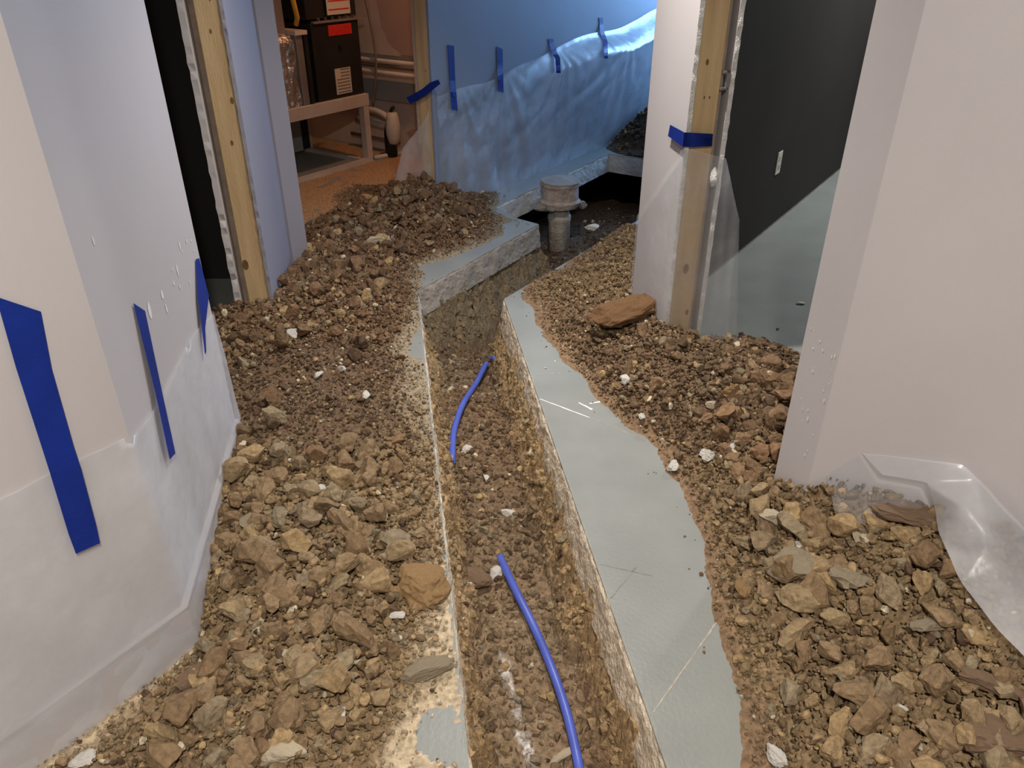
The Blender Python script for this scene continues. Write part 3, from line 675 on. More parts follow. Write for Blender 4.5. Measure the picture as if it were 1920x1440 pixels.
for hi, (nm, dom, Hf, wall, par, colf) in enumerate((('L', LEFT_DOM, HL, big_l, heapL, col_left), ('R', RIGHT_DOM, HR, big_r, heapR, col_right))):
    P = []; S = []; TT = []
    rr_ = np.array([allc[i, 1:] for i in rest if allc[i, 0] == hi])
    # medium lumps and crumbs
    def fine(x, y): return sst(Hf(x, y), .006, .03)
    x, y = sample(dom, 26000, lambda x, y: fine(x, y)*(.35+.65*wall(x, y))*(1-(.6*smear_mask(x, y) if hi == 0 else 0)))
    s = .0055+.009*rng.random(len(x))**1.5; k = wall_clear(x, y, s, dom); x, y, s = x[k], y[k], s[k]
    z = Hf(x, y)+.010*fbm(x*14, y*14, 1 if hi == 0 else 51, 3)+s*rng.uniform(0, .9, len(s))
    pm = np.c_[np.r_[x, rr_[:, 0]], np.r_[y, rr_[:, 1]], np.r_[z, rr_[:, 2]]]; sm = np.r_[s, rr_[:, 3]]
    cm = palette(len(pm), pm[:, 0], pm[:, 1], colf(pm[:, 0], pm[:, 1], np.full(len(pm), .1)), 0)
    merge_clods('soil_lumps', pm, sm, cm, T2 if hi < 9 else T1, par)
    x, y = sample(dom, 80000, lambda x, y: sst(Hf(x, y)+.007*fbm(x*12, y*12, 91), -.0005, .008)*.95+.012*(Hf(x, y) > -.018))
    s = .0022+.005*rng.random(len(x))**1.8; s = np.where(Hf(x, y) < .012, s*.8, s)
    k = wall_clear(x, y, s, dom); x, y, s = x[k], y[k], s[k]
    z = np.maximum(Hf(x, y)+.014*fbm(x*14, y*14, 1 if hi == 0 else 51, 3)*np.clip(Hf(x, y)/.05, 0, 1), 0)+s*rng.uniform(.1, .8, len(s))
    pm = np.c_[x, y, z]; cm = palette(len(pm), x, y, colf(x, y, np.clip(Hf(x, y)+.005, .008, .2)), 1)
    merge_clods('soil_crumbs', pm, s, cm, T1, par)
# crumbs in the trench
DOMT = [b-(b-a)*.0 for a, b in zip(CUT, CUT)]
x, y = sample(CUT, 90000, lambda x, y: np.where(y > 3.6, .30, .8))
s = .003+.013*rng.random(len(x))**3.0
z, t, d = trench_z(x, y); k = d > .01; x, y, s, z, t = x[k], y[k], s[k], z[k], t[k]
s = np.where(t < .9, s*.75, s)
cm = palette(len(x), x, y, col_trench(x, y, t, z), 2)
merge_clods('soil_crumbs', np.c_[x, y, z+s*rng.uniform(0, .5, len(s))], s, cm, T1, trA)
# bigger lumps sticking out of the trench sides
x, y = sample([a0, a1, b1, b0], 7000, lambda x, y: np.full(x.shape, .9)); z, t, d = trench_z(x, y)
k = (t > .12) & (t < .97) & (d > .012); x, y, z, t = x[k], y[k], z[k], t[k]; s = .005+.012*rng.random(len(x))**2.2
merge_clods('soil_lumps', np.c_[x, y, z-s*.1], s, palette(len(x), x, y, col_trench(x, y, t, z)*.95, 0), T2, trA)
# far heap by the blue wall
fhc = BL+R*1.70+nBl*.36
def HF(x, y):
    u = (x-fhc[0])*R[0]+(y-fhc[1])*R[1]; v = (x-fhc[0])*nBl[0]+(y-fhc[1])*nBl[1]
    return .52*np.exp(-((u/.47)**2+((v-.1)/.40)**2))-.04
FD = [BL+R*.95+nBl*.02, BL+R*3+nBl*.02, BL+R*3+nBl*1.3, a5-L*1.1+R*.02, a5+R*.01]
heapF = heap_mesh('soil_heap', HF, FD, lambda x, y, h: np.broadcast_to(cDK*.9, x.shape+(3,)), .016, 101)
tag(heapF, 'dark soil heap piled against the plastic at the far end of the blue wall', 'soil', kind='stuff')
x, y = sample(FD, 5000, lambda x, y: sst(HF(x, y), .0, .03)); s = .006+.02*rng.random(len(x))**2.5
merge_clods('soil_lumps', np.c_[x, y, HF(x, y)+s*.3], s, palette(len(x), x, y, np.broadcast_to(cBR*.8, (len(x), 3)), 0), T1, heapF)

# ------------------------------------------------------------------ singled-out rocks and stones
def rock_mesh(seed, m, sub=3, cuts=8, flat=.7, rough=.28):
    tv, tf = clod_template(sub, seed, cuts, flat, rough); me = bpy.data.meshes.new('rock'); me.from_pydata(tv.tolist(), [], tf.tolist()); me.update(); me.materials.append(MATS[m]); return me
def ground(px, py, Hf):
    z = 0.05
    for _ in range(12): q = at(px, py, z); z = max(float(Hf(q[0], q[1])), 0)
    return q, z
def rock(name, px, py, Hf, wpx, m, lab, seed, scale=(1, .75, .7), rz=0., tilt=(0, 0), lift=.35, cuts=8, cat='rock', group=None):
    q, z = ground(px, py, Hf); _, _, dp = project(np.array([*q, z])); r = wpx/2/FPX*float(dp)
    o = clod_obj(name, rock_mesh(seed, m, 4, cuts, .8, .30), (*q, z+r*scale[2]*lift), r, (tilt[0], tilt[1], rz), scale)
    return tag(o, lab, cat, group)
rock('rock', 792, 1100, HL, 92, 'ochre_rock', 'large ochre rock at the left lip of the trench', 301, (.85, 1.0, .6), .2, (.1, .15), .5)
o = clod_obj('rock', rock_mesh(305, 'rust_rock', 4, 9, .8, .3), (.47, 2.80, .142), .105, (.30, -.12, .25), (1.0, .66, .72)); tag(o, 'flat rust brown slab of clay leaning towards the right stud', 'rock')
rock('rock', 1152, 605, HR, 60, 'rust_rock', 'small flat brown chunk left of the rust brown clay slab', 306, (1, .6, .4), .5, (-.2, 0), .7, 10)
rock('rock', 1366, 748, HR, 44, 'ochre_rock', 'oblong tan rock standing in the right doorway soil', 307, (.6, .6, 1.0), .3, (.3, .3), .5)
rock('rock', 1336, 762, HR, 22, 'cream_stone', 'cream pebble touching the oblong tan rock', 308)
rock('rock', 1708, 965, HR, 100, 'red_rock', 'wide reddish stone beneath the loose plastic fold', 309, (1, .7, .4), -.3, (-.15, .1), .5, 10)
rock('rock', 1482, 1080, HR, 92, 'grey_clod', 'largest olive lump on the right heap', 310, (.85, 1, .7), .3, (0, 0), .5)
rock('rock', 1590, 1097, HR, 56, 'grey_clod', 'rounded grey lump right of the largest olive lump', 311, (1, .85, .7), 0, (0, 0), .7)
rock('rock', 1395, 1105, HR, 40, 'ochre_rock', 'pale orange stone at the slab edge of the right heap', 312, (.55, 1.2, .6), -.3, (0, 0), .6)
rock('rock', 1455, 970, HR, 46, 'cream_stone', 'pale stone just below the right wall corner', 313)
rock('rock', 1640, 935, HR, 44, 'cream_stone', 'pale yellow stone between the wall corner and the plastic fold', 314, (.7, 1, .7))
rock('rock', 1750, 1180, HR, 56, 'grey_clod', 'undercut grey lump low on the right heap', 315, (1, .7, .6), 0, (0, 0), .8)
rock('rock', 1890, 1390, HR, 100, 'red_rock', 'big brown rock in the bottom right corner', 316, (1, .9, .6), 0, (0, 0), .3)
rock('rock', 1850, 1290, HR, 90, 'red_rock', 'flat orange brown rock low beside the plastic', 317, (1, .6, .4), -.5, (0, 0), .5)
rock('rock', 710, 455, HL, 40, 'cream_stone', 'pale flat stone high on the far left heap', 318, (1, .6, .5), .3)
rock('rock', 470, 985, HL, 46, 'grey_clod', 'grey flat lump near the plastic on the left wall', 319, (.7, 1, .7), .2)
rock('rock', 370, 1275, HL, 62, 'red_rock', 'flat brown lump under the left wall corner', 320, (.9, 1, .45), .7, (.2, -.2), .5, 10)
rock('rock', 800, 1262, HL, 74, 'grey_clod', 'brown lump lying alone on the dusty left slab', 321, (1, .55, .5), .5, (0, 0), .5)
rock('rock', 520, 1410, HL, 90, 'cream_stone', 'pale crumbly lump at the bottom of the left heap', 322, (1, .7, .5), -.3, (0, 0), .2)
WH = [(1172, 716, HR, 24, 'white oblong stone high in the right doorway soil', (.6, 1.1, .7)), (1325, 860, HR, 24, 'white block shaped stone nearest the right wall', (.75, 1, .8)), (1374, 842, HR, 16, 'small white pebble right of the white block', (1, .8, .7)),
      (1262, 879, HR, 20, 'round white pebble at the edge of the bare grey slab', (1, .9, .8)), (1203, 783, HR, 16, 'white chip on the upper edge of the right heap', (1, .8, .7)), (1455, 1427, HR, 34, 'white lump at the bottom edge of the grey slab', (1, .9, .8)),
      (1838, 1370, HR, 42, 'thin white shell like flake low on the right heap', (1, .5, .35)), (1690, 1330, HR, 18, 'small white pebble low on the right heap', (1, .8, .7)), (1490, 1025, HR, 30, 'pale flake beside the pale stone below the corner', (.7, 1, .5)),
      (157, 1428, HL, 36, 'white chip in the bottom left corner', (.9, .9, .5)), (600, 927, HL, 26, 'whitest pebble on the near left heap', (1, .8, .8)), (597, 706, HL, 17, 'white pebble in the dark trodden soil', (1, .8, .8)),
      (688, 745, HL, 18, 'white oval pebble near the trench above the left slab', (1, .7, .7)), (550, 629, HL, 24, 'white plaster scrap in front of the left stud', (1, .7, .5)), (640, 693, HL, 14, 'pale chip above the white oval pebble', (1, .7, .7)),
      (1110, 430, HR, 20, 'pale stone on the far tip of the right heap', (1, .8, .7)), (745, 1158, HL, 20, 'white chip left of the dusty slab', (1, .7, .6)), (640, 1335, HL, 26, 'shiny white scrap in the near left heap', (.6, 1.2, .4))]
for k, (px, py, Hf, wpx, lab, scl) in enumerate(WH):
    rock('white_stone', px, py, Hf, wpx*1.05, 'white_stone', lab, 400+k, scl, .4*k, (0, 0), .75, 6, 'stone', 'white stones in the dug soil')
def ZT(x, y): return trench_z(np.array([x]), np.array([y]))[0][0]
def trock(px, py, wpx, m, lab, seed, scl=(1, .8, .7)):
    z = -.27
    for _ in range(6): q = at(px, py, z); z = float(ZT(*q))
    _, _, dp = project(np.array([*q, z])); r = wpx/2/FPX*float(dp)
    o = clod_obj('white_stone' if m == 'white_stone' else 'rock', rock_mesh(seed, m, 3, 6, .8, .2), (*q, z+r*.5), r, (.2, .1, seed), scl)
    tag(o, lab, 'stone' if m == 'white_stone' else 'rock')
trock(932, 1081, 28, 'white_stone', 'white square stone at the buried tip of the near blue pipe', 451)
trock(955, 966, 20, 'white_stone', 'white pebble in the middle of the trench floor', 452)
trock(876, 845, 18, 'white_stone', 'pale pebble beside the lower end of the far blue pipe', 453)
trock(912, 898, 15, 'white_stone', 'small pale pebble below the far blue pipe', 454)
trock(890, 1090, 46, 'red_rock', 'dark clod left of the white square stone in the trench', 455)
trock(1055, 1420, 38, 'cream_stone', 'pale stone beside the near end of the blue pipe', 456, (1, .5, .5))

# ------------------------------------------------------------------ blue water pipes in the trench
def bez(pts, n=40):
    P = [np.array(p) for p in pts]; P = [2*P[0]-P[1]]+P+[2*P[-1]-P[-2]]; out = []
    for i in range(1, len(P)-2):
        for k in range(n//(len(P)-3)):
            t = k/(n//(len(P)-3)); a, b, c, d = P[i-1:i+3]
            out.append(.5*((2*b)+(-a+c)*t+(2*a-5*b+4*c-d)*t*t+(-a+3*b-3*c+d)*t**3))
    out.append(P[-2]); return out
def blue_pipe(pix, lab, r, ends):
    pts = []
    for i, (px, py, dz) in enumerate(pix):
        z = -.27
        for _ in range(6): q = at(px, py, z); z = float(ZT(*q))+r+.004+dz
        pts.append((*q, z))
    o = MB().tube(bez(pts), r, 14).build('water_pipe', 'pipe_blue', None, True)
    return tag(o, lab, 'pipe')
blue_pipe([(930, 672, -.03), (916, 690, .0), (893, 718, .012), (868, 758, .012), (852, 805, .008), (848, 850, .0), (849, 872, -.03)], 'short curved blue plastic pipe in the far part of the trench', .0125, 0)
blue_pipe([(930, 1030, -.04), (942, 1055, -.004), (968, 1110, .008), (1003, 1180, .01), (1035, 1255, .01), (1062, 1335, .008), (1082, 1420, .006), (1092, 1480, .006), (1105, 1600, .0)], 'long blue plastic pipe running to the near end of the trench', .0125, 0)

# ------------------------------------------------------------------ old drain in the pit
DC = V2(.315, 4.99)
dr = thing('floor_drain', 'concrete collared drain on a pale pipe standing in the pit', 'drain', (*DC, -.4))
MB().lathe(DC, [(.072, -.62), (.074, -.20), (.078, -.19), (.078, -.165), (.068, -.16), (.068, -.1)], 22, .12, 1).build('pipe', 'pipe_old', dr, True)
MB().lathe(DC, [(.09, -.10), (.128, -.095), (.136, -.06), (.118, -.045), (.122, .03), (.128, .045), (.128, .062), (.02, .066)], 30, .10, 4).build('collar', 'concrete_collar', dr, False)
m = MB(); m.lathe(DC, [(.126, .063), (.128, .068), (.124, .073), (.02, .075)], 30, .03, 6); m.build('cap', 'slab_raw', dr)
for k, (dx, dy, s) in enumerate([(-.115, -.06, .05), (.15, -.02, .042), (-.06, -.1, .035)]):
    o = clod_obj('mortar_lump', rock_mesh(500+k, 'slab_raw', 3, 5), (DC[0]+dx, DC[1]+dy, -.085), s, (0, 0, k), (1, .8, .8)); o.parent = dr; o.matrix_parent_inverse = dr.matrix_world.inverted()
    bpy.context.view_layer.update(); o.matrix_parent_inverse = dr.matrix_world.inverted()

# ragged cut faces of the slab
def broken_edge(p, q, inward, lean, par, m, seed, n_step=.012, amp=.006):
    p = np.asarray(p); q = np.asarray(q); d = q-p; ln = np.linalg.norm(d); d = d/ln; N = int(ln/n_step); rows = 10
    P = np.zeros((rows, N+1, 3))
    for j in range(N+1):
        s_ = ln*j/N
        for r in range(rows):
            f = r/(rows-1); z = .0006-(SLAB+.004)*f
            o = .001+lean*f**.8+(amp*mnoise.noise(Vector((s_*14, f*2.5, seed)))+amp*.6*mnoise.noise(Vector((s_*45, f*6, seed+5))))*(.35 if r == 0 else 1)
            if r == 0: o = -.004+.004*mnoise.noise(Vector((s_*20, 0, seed+2)))
            P[r, j] = (*(p+d*s_+inward*o), z)
    return grid_obj('broken_edge', P, m, par, False)
mat('slab_raw_lit', lin(196, 193, 186), .95, .12, 12, .5, 60)  # slab_raw made paler: light on the far strip's edge put into colour
mat('slab_break', lin(218, 202, 178), .95, .22, 30, .9, 90)
broken_edge(b0, b1, -TN, .022, fr, 'slab_break', 3)
broken_edge(b1, b3, np.array([-R[1], R[0]]), .02, fr, 'slab_raw', 5)
broken_edge(a1, a2, np.array([R[1], -R[0]]), .012, fl, 'slab_raw', 7)
broken_edge(a0, a1, TN, .014, fl, 'slab_break', 9)
broken_edge(a4, a5, np.array([R[1], -R[0]]), .01, fl, 'slab_raw_lit', 11, .02)
broken_edge(a5, a6, -R, .01, fl, 'slab_raw_lit', 13, .02)
# score lines and stains on the slab
def mark(px0, py0, px1, py1, wd, m, par):
    p, q = at(px0, py0), at(px1, py1); d = (q-p); ln = np.linalg.norm(d); d /= ln; n = np.array([-d[1], d[0]])
    N = max(4, int(ln/.02)); g = MB(); top = []; bot = []
    for k in range(N+1):
        c = p+d*ln*k/N+n*.002*mnoise.noise(Vector((k*.7, px0, 0))); h = wd*(.35+.65*abs(mnoise.noise(Vector((k*.9, py0, 4)))))
        g.v += [(*(c+n*h), .0007), (*(c-n*h), .0007)]
    for k in range(N): g.f.append((2*k, 2*k+1, 2*k+3, 2*k+2))
    g.build('score_mark', m, par)
for a in [(1012, 748, 1105, 783, .005, 'scuff'), (1105, 783, 1215, 828, .0022, 'score'), (1085, 755, 1110, 768, .008, 'scuff'), (1105, 757, 1133, 752, .008, 'scuff'), (1004, 703, 1050, 700, .003, 'score'), (1145, 1122, 1195, 1060, .004, 'score_dark'), (1225, 1335, 1345, 1165, .0035, 'score'), (1125, 1058, 1222, 1080, .0012, 'score_dark')]:
    mark(*a, fr)

# ------------------------------------------------------------------ plastic sheets
def wall_sheet(name, segs, top_fn, m, lab, n_per=.02, rows=46, bb=True, fold=.006, seed=0, ofs_fn=None):
    """sheet hung on a polyline of wall faces; segs: list of (point, normal)"""
    pts = [np.asarray(s[0], float) for s in segs]; L_ = [0]
    for a, b in zip(pts[:-1], pts[1:]): L_.append(L_[-1]+np.linalg.norm(b-a))
    S = np.unique(np.concatenate([np.linspace(L_[i], L_[i+1], max(2, int((L_[i+1]-L_[i])/n_per))) for i in range(len(pts)-1)]))
    P = np.zeros((rows, len(S), 3))
    for j, s in enumerate(S):
        i = min(np.searchsorted(L_, s, side='right')-1, len(pts)-2); t = (s-L_[i])/(L_[i+1]-L_[i])
        p = pts[i]*(1-t)+pts[i+1]*t; nn = segs[i][1]*(1-t)+segs[i+1][1]*t if len(segs[i]) > 2 else segs[i][1]
        zt = top_fn(s)
        for r in range(rows):
            f = r/(rows-1)
            z = (BBH+.002)*f/.22 if (bb and f < .22) else ((BBH+.002)+(zt-BBH-.002)*(f-.22)/.78 if bb else zt*f)
            o = ofs_fn(s, z, zt) if ofs_fn else 0
            if bb:
                o += BBT+.003 if z <= BBH+.0021 else .004+(BBT)*(1-(z-BBH)/(zt-BBH))**1.2
                o += (.004*abs(mnoise.noise(Vector((s*9, z*4, seed))))+.003*mnoise.noise(Vector((s*30, z*7, seed))))*(1 if z > BBH+.01 else .4)
                if z < BBH-.004: o += -.004+.010*abs(mnoise.noise(Vector((s*6, z*10, seed+3))))
            else:
                o += .004+fold*(1+mnoise.noise(Vector((s*6+z*2, z*5, seed))))+fold*.5*mnoise.noise(Vector((s*22, z*6, seed)))
            P[r, j] = (p[0]+nn[0]*o, p[1]+nn[1]*o, z)
    o = grid_obj(name, P, m)
    return tag(o, lab, 'plastic sheet')
nAB = (nA+nB)/np.linalg.norm(nA+nB)*1.08
lA = 1.2; bLen = .79
wall_sheet('plastic_sheet', [(C0-R*lA, nA), (C0-R*.012, nA, 1), (C0, nAB, 1), (C0+T*.012, nB), (C1-T*.003, nB), (C1, nB)],
           lambda s: .60+.05*(lA-s)/lA*.5 if s < lA else .592-.085*(s-lA)/bLen-.012*math.sin((s-lA)*9), 'plastic_wall', 'frosted plastic taped over the foot of the left wall', .016, 46, True, seed=2)
def blue_top(s):
    t = s-.902
    return .665+.02*math.sin(s*5)+.10*float(sst(np.array(t), -.5, .05))+.16*float(np.clip((t-.05)/1.9, 0, 1))
def blue_ofs(s, z, zt):
    u = s-.902; g = max(0.0, zt-z)
    B = .16*float(sst(np.array(u), -.25, 1.1))
    shelf = float(sst(np.array(g), 0, .13))
    o = B*shelf*(max(0, z/max(zt-.13, .1)) if g > .13 else 1)**.8      # belly hanging out from under a sloping shelf
    o += .004*B/.16*mnoise.noise(Vector((s*55, z*70, 1)))*(1 if g < .14 else .3)
    for tp in (-.715, -.247, .39, 1.07):                              # pleats fanning down from the tapes
        o += .006*math.sin(math.atan2(u-tp, g+.06)*17)*math.exp(-((u-tp)/.32)**2)*min(1, g*4)*(1 if z > .12 else z/.12)
    o += .015*max(0, mnoise.noise(Vector((s*2.6+z*3, z*5-s*1.5, 9))))*min(1, g*5)
    o += .012*abs(mnoise.noise(Vector((s*3-z*7, z*2, 19))))*min(1, z*4)
    return max(o, .0)
wall_sheet('plastic_sheet', [(P0+R*.03, nBl), (P0+R*3.4, nBl)], blue_top, 'plastic_blue_wall', 'long rippled plastic sheet taped along the blue lit back wall', .014, 60, False, .003, 9, blue_ofs)
# clear film wrapped round the cut end of the right stud wall
cols = []
path = [VV+T*.0-TN*.004, W0-TN*.005-T*.004, W0-T*.010, W1-T*.012, W1+TN*.075-T*.03, W1+TN*.125-T*.012]
ztop = [.44, .815, .82, .78, .56, .25]
# extra samples along each part
PP = []; ZZ = []
for i in range(len(path)-1):
    n = [16, 3, 12, 8, 6][i]
    for k in range(n): t = k/n; PP.append(path[i]*(1-t)+path[i+1]*t); ZZ.append(ztop[i]*(1-t)+ztop[i+1]*t)
PP.append(path[-1]); ZZ.append(ztop[-1])
rows = 34; G = np.zeros((rows, len(PP), 3))
for j, (p, zt) in enumerate(zip(PP, ZZ)):
    for r in range(rows):
        f = r/(rows-1); z = .02+(zt-.02)*f
        q = np.array(p); out = -TN if j < 17 else -T
        w_ = .003*(1+mnoise.noise(Vector((j*.35, z*4, 3))))+.004*max(0, math.sin(j*.9+z*6))*(1-f)*f*2
        if j > 28: q = q+TN*(.03*(1-f))
        G[r, j] = (*(q+out*w_), z)
o = grid_obj('plastic_sheet', G, 'plastic_clear'); tag(o, 'clear plastic film wrapped round the cut end of the right stud wall', 'plastic sheet')
# loose sheet slumped over the heap at the lower right
def onwall(px, py, off=.012):
    t, z = onplane(px, py, K0+nK*off, L); q = K0+nK*off+L*t; return np.array([*q, z])
def onheap(px, py, up):
    z = .15
    for _ in range(10): q = at(px, py, z); z = max(float(HR(q[0], q[1])), .02)+up
    return np.array([*q, z])
def on_ray(px, py, depth):
    d = ray(px, py); return np.array([0, 0, CAMH])+d*depth
def depth_of(p): return float(project(p)[2])
PT = {k: onwall(x, y, o_) for k, (x, y, o_) in dict(A=(1545, 890, .005), B=(1612, 848, .007), C=(1700, 856, .010), D=(1805, 868, .012), E=(1862, 925, .014), F=(1920, 985, .014), G=(2060, 1095, .014)).items()}
PT.update({k: onheap(x, y, u) for k, (x, y, u) in dict(a2=(1590, 906, .018), b2=(1662, 924, .022), c2=(1750, 945, .026), d2=(1758, 1000, .035), e2=(1800, 1085, .045), f2=(1866, 1180, .05), g2=(1990, 1310, .05)).items()})
for k, (x, y, ka, kb, bul) in dict(b=(1652, 892, 'B', 'b2', .02), c=(1737, 905, 'C', 'c2', .03), d=(1806, 950, 'D', 'd2', .035), e=(1855, 1010, 'E', 'e2', .03), f=(1925, 1090, 'F', 'f2', .04), g=(2060, 1210, 'G', 'g2', .03), h=(1830, 900, 'D', 'd2', .012), k=(1880, 1050, 'E', 'e2', .05)).items():
    PT[k] = on_ray(x, y, (depth_of(PT[ka])+depth_of(PT[kb]))/2-bul)
def patch(name, tris, m, par, seed):
    bm = bmesh.new(); vm = {}
    for t in tris:
        for k in t:
            if k not in vm: vm[k] = bm.verts.new(PT[k])
        bm.faces.new([vm[k] for k in t])
    bmesh.ops.subdivide_edges(bm, edges=bm.edges[:], cuts=5, use_grid_fill=True)
    for v in bm.verts:
        n_ = mnoise.noise(v.co*14+Vector((seed, 0, 0)))
        v.co += Vector((*nK, .3))*(.006*n_)
    bmesh.ops.smooth_vert(bm, verts=bm.verts[:], factor=.5, use_axis_x=True, use_axis_y=True, use_axis_z=True)
    bmesh.ops.recalc_face_normals(bm, faces=bm.faces)
    me = bpy.data.meshes.new(name); bm.to_mesh(me); bm.free()
    for p in me.polygons: p.use_smooth = True
    return link(name, me, m, par)
plastic_mat('plastic_flap', .22, gloss=.03, rough=.25, bump=.15)
lsh = thing('plastic_sheet', 'loose milky plastic slumped over the soil against the right wall', 'plastic sheet', tuple(PT['c2']))
patch('clear_flap', ['ABb', ('A', 'b', 'a2'), ('a2', 'b', 'b2'), ('b', 'c', 'b2'), ('b2', 'c', 'c2')], 'plastic_flap', lsh, 1)
patch('milky_fold', ['BCb', 'Ccb', 'CDc', ('D', 'h', 'c'), ('h', 'd', 'c'), ('c', 'd', 'c2'), ('d', 'd2', 'c2'), 'DEh', ('E', 'e', 'h'), ('h', 'e', 'd'), ('d', 'e', 'd2'), ('e', 'e2', 'd2'), 'EFe', ('F', 'k', 'e'), ('F', 'f', 'k'), ('e', 'k', 'e2'), ('k', 'f', 'e2'), ('f', 'f2', 'e2'), ('F', 'G', 'f'), ('G', 'g', 'f'), ('f', 'g', 'f2'), ('g', 'g2', 'f2')], 'plastic_loose', lsh, 5)
# film hanging by the furnace room post
G = np.zeros((26, 16, 3))
lp = [onplane(x, y, P0-R*.02, L) for x, y in ((790, 192), (752, 215), (742, 290), (732, 345))]
for r in range(26):
    f = r/25; tl = np.interp(f, [0, .2, .6, 1], [lp[3][0], lp[2][0], lp[1][0], .035]); zt = .08+(.60-.08)*f
    for j in range(16):
        g = j/15; t = .02+(tl-.02)*g; q = P0-R*(.014+.03*g*(1-f)+.012*abs(mnoise.noise(Vector((g*4, f*5, 2)))))+L*t
        G[r, j] = (*q, zt-.05*g*f)
o = grid_obj('plastic_sheet', G, 'plastic_loose'); tag(o, 'scrap of plastic film hanging from the furnace room post', 'plastic sheet')

# ------------------------------------------------------------------ blue tape
def tape(pts_l, pts_r, lab, th=.0012):
    """two edges of matching 3D points"""
    m = MB(); n = len(pts_l); Lp = [np.array(p) for p in pts_l]; Rp = [np.array(p) for p in pts_r]
    nn = np.cross(Rp[0]-Lp[0], Lp[1]-Lp[0]); nn = nn/np.linalg.norm(nn)*th
    if nn[:2].dot(-Lp[0][:2]) < 0: nn = -nn
    for a, b in zip(Lp, Rp): m.v += [tuple(a), tuple(b), tuple(b+nn), tuple(a+nn)]
    for k in range(n-1):
        i = 4*k
        for q in range(4): m.f.append((i+q, i+(q+1) % 4, i+4+(q+1) % 4, i+4+q))
    m.f.append((0, 1, 2, 3)); i = 4*(n-1); m.f.append((i+3, i+2, i+1, i))
    return tag(m.build('painters_tape', 'tape_blue'), lab, 'tape', 'strips of blue painters tape')
def blue_tape(f, t, z):
    s_ = t+.902; zt = blue_top(s_)
    return .004+(blue_ofs(s_, min(z, zt), zt)+.014)*max(0, min(1, (zt+.05-z)/.05))
def tape_on(px_l, px_r, p, d, nrm, lab, off=.012, sub=6, over_sheet=False):
    def conv(pts):
        out = []
        for (x0, y0), (x1, y1) in zip(pts[:-1], pts[1:]):
            for k in range(sub): out.append((x0+(x1-x0)*k/sub, y0+(y1-y0)*k/sub))
        out.append(pts[-1]); res = []
        offs = off if callable(off) else (lambda f: off)
        for i, (x, y) in enumerate(out):
            f = i/(len(out)-1); t, z = onplane(x, y, p, d)
            for _ in range(3):
                o_ = off(f, t, z) if over_sheet else offs(f); t, z = onplane(x, y, p+nrm*o_, d)
            res.append((*(p+nrm*o_+d*t), z))
        return res
    a, b = conv(px_l), conv(px_r); return tape(a, b, lab)
tape_on([(-8, 556), (30, 690), (78, 838), (93, 885), (128, 1000), (142, 1038)], [(76, 584), (96, 690), (138, 838), (152, 880), (180, 985), (187, 1018)], C0, R, nA, 'widest blue tape strip low on the left wall nearest the camera', lambda f: .003+.018*f)
tape_on([(250, 569), (291, 735), (318, 861)], [(271, 583), (303, 735), (328, 850)], C0, T, nB, 'narrow blue tape strip on the angled part of the left wall', lambda f: .003+.015*f)
tape_on([(367, 486), (371, 560), (379, 620), (384, 664)], [(373, 484), (391, 555), (384, 615), (386, 660)], C0, T, nB, 'crumpled blue tape at the left wall edge by the dark doorway', lambda f: .003+.012*f)
tape_on([(839, 84), (842, 140), (847, 204)], [(851, 86), (853, 140), (858, 208)], BL, R, nBl, 'blue tape strip nearest the post on the blue wall', blue_tape, over_sheet=True)
tape_on([(931, 87), (932, 130), (934, 170)], [(942, 92), (943, 130), (944, 174)], BL, R, nBl, 'second blue tape strip from the post on the blue wall', blue_tape, over_sheet=True)
tape_on([(1027, 73), (1034, 98), (1041, 110), (1043, 137)], [(1037, 73), (1044, 98), (1050, 108), (1051, 137)], BL, R, nBl, 'third blue tape strip, bent over the plastic edge on the blue wall', blue_tape, over_sheet=True)
tape_on([(1123, 33), (1125, 60), (1131, 78), (1133, 110)], [(1130, 33), (1133, 60), (1139, 78), (1140, 110)], BL, R, nBl, 'fourth blue tape strip, farthest along the blue wall', blue_tape, over_sheet=True)
tape_on([(762, 183), (790, 168), (806, 155), (822, 149)], [(770, 195), (797, 180), (812, 168), (826, 157)], P0-R*.02, L, -R, 'blue tape slanting across the furnace room post', .004)
lt = [onplane(x, y, W0-TN*.012, T) for x, y in ((1257, 234), (1283, 248))]; lb = [onplane(x, y, W0-TN*.012, T) for x, y in ((1253, 255), (1283, 277))]
tl_ = W0-TN*.012; m1 = [(*(tl_+T*max(t, -.015)), z) for t, z in lt]; m2 = [(*(tl_+T*max(t, -.015)), z) for t, z in lb]
fo = W0-T*.016
for (x, y), (x2, y2) in (((1300, 249), (1300, 276)), ((1337, 251), (1335, 274))):
    t, z = onplane(x, y, fo, TN); m1.append((*(fo+TN*t), z)); t, z = onplane(x2, y2, fo, TN); m2.append((*(fo+TN*t), z))
m1[1] = (*(W0-TN*.012-T*.016), m1[1][2]); m2[1] = (*(W0-TN*.012-T*.016), m2[1][2])
tape(m1, m2, 'blue tape wrapped round the edge of the right stud wall')

# ------------------------------------------------------------------ wall outlet in the dark room
t, z = onplane(1459, 305, D0, R); q = D0+R*t+nV*.001
ou = thing('wall_outlet', 'small pale outlet plate on the dark wall of the right room', 'outlet', (*q, z))
MB().box(q-R*.036, R, .072, nV, .006, z-.06, z+.06).build('plate', 'plate', ou, bevel=.002)
for dz in (.022, -.022): MB().box(q-R*.016+nV*.006, R, .032, nV, .002, z+dz-.014, z+dz+.014).build('socket', 'pipe_old', ou)
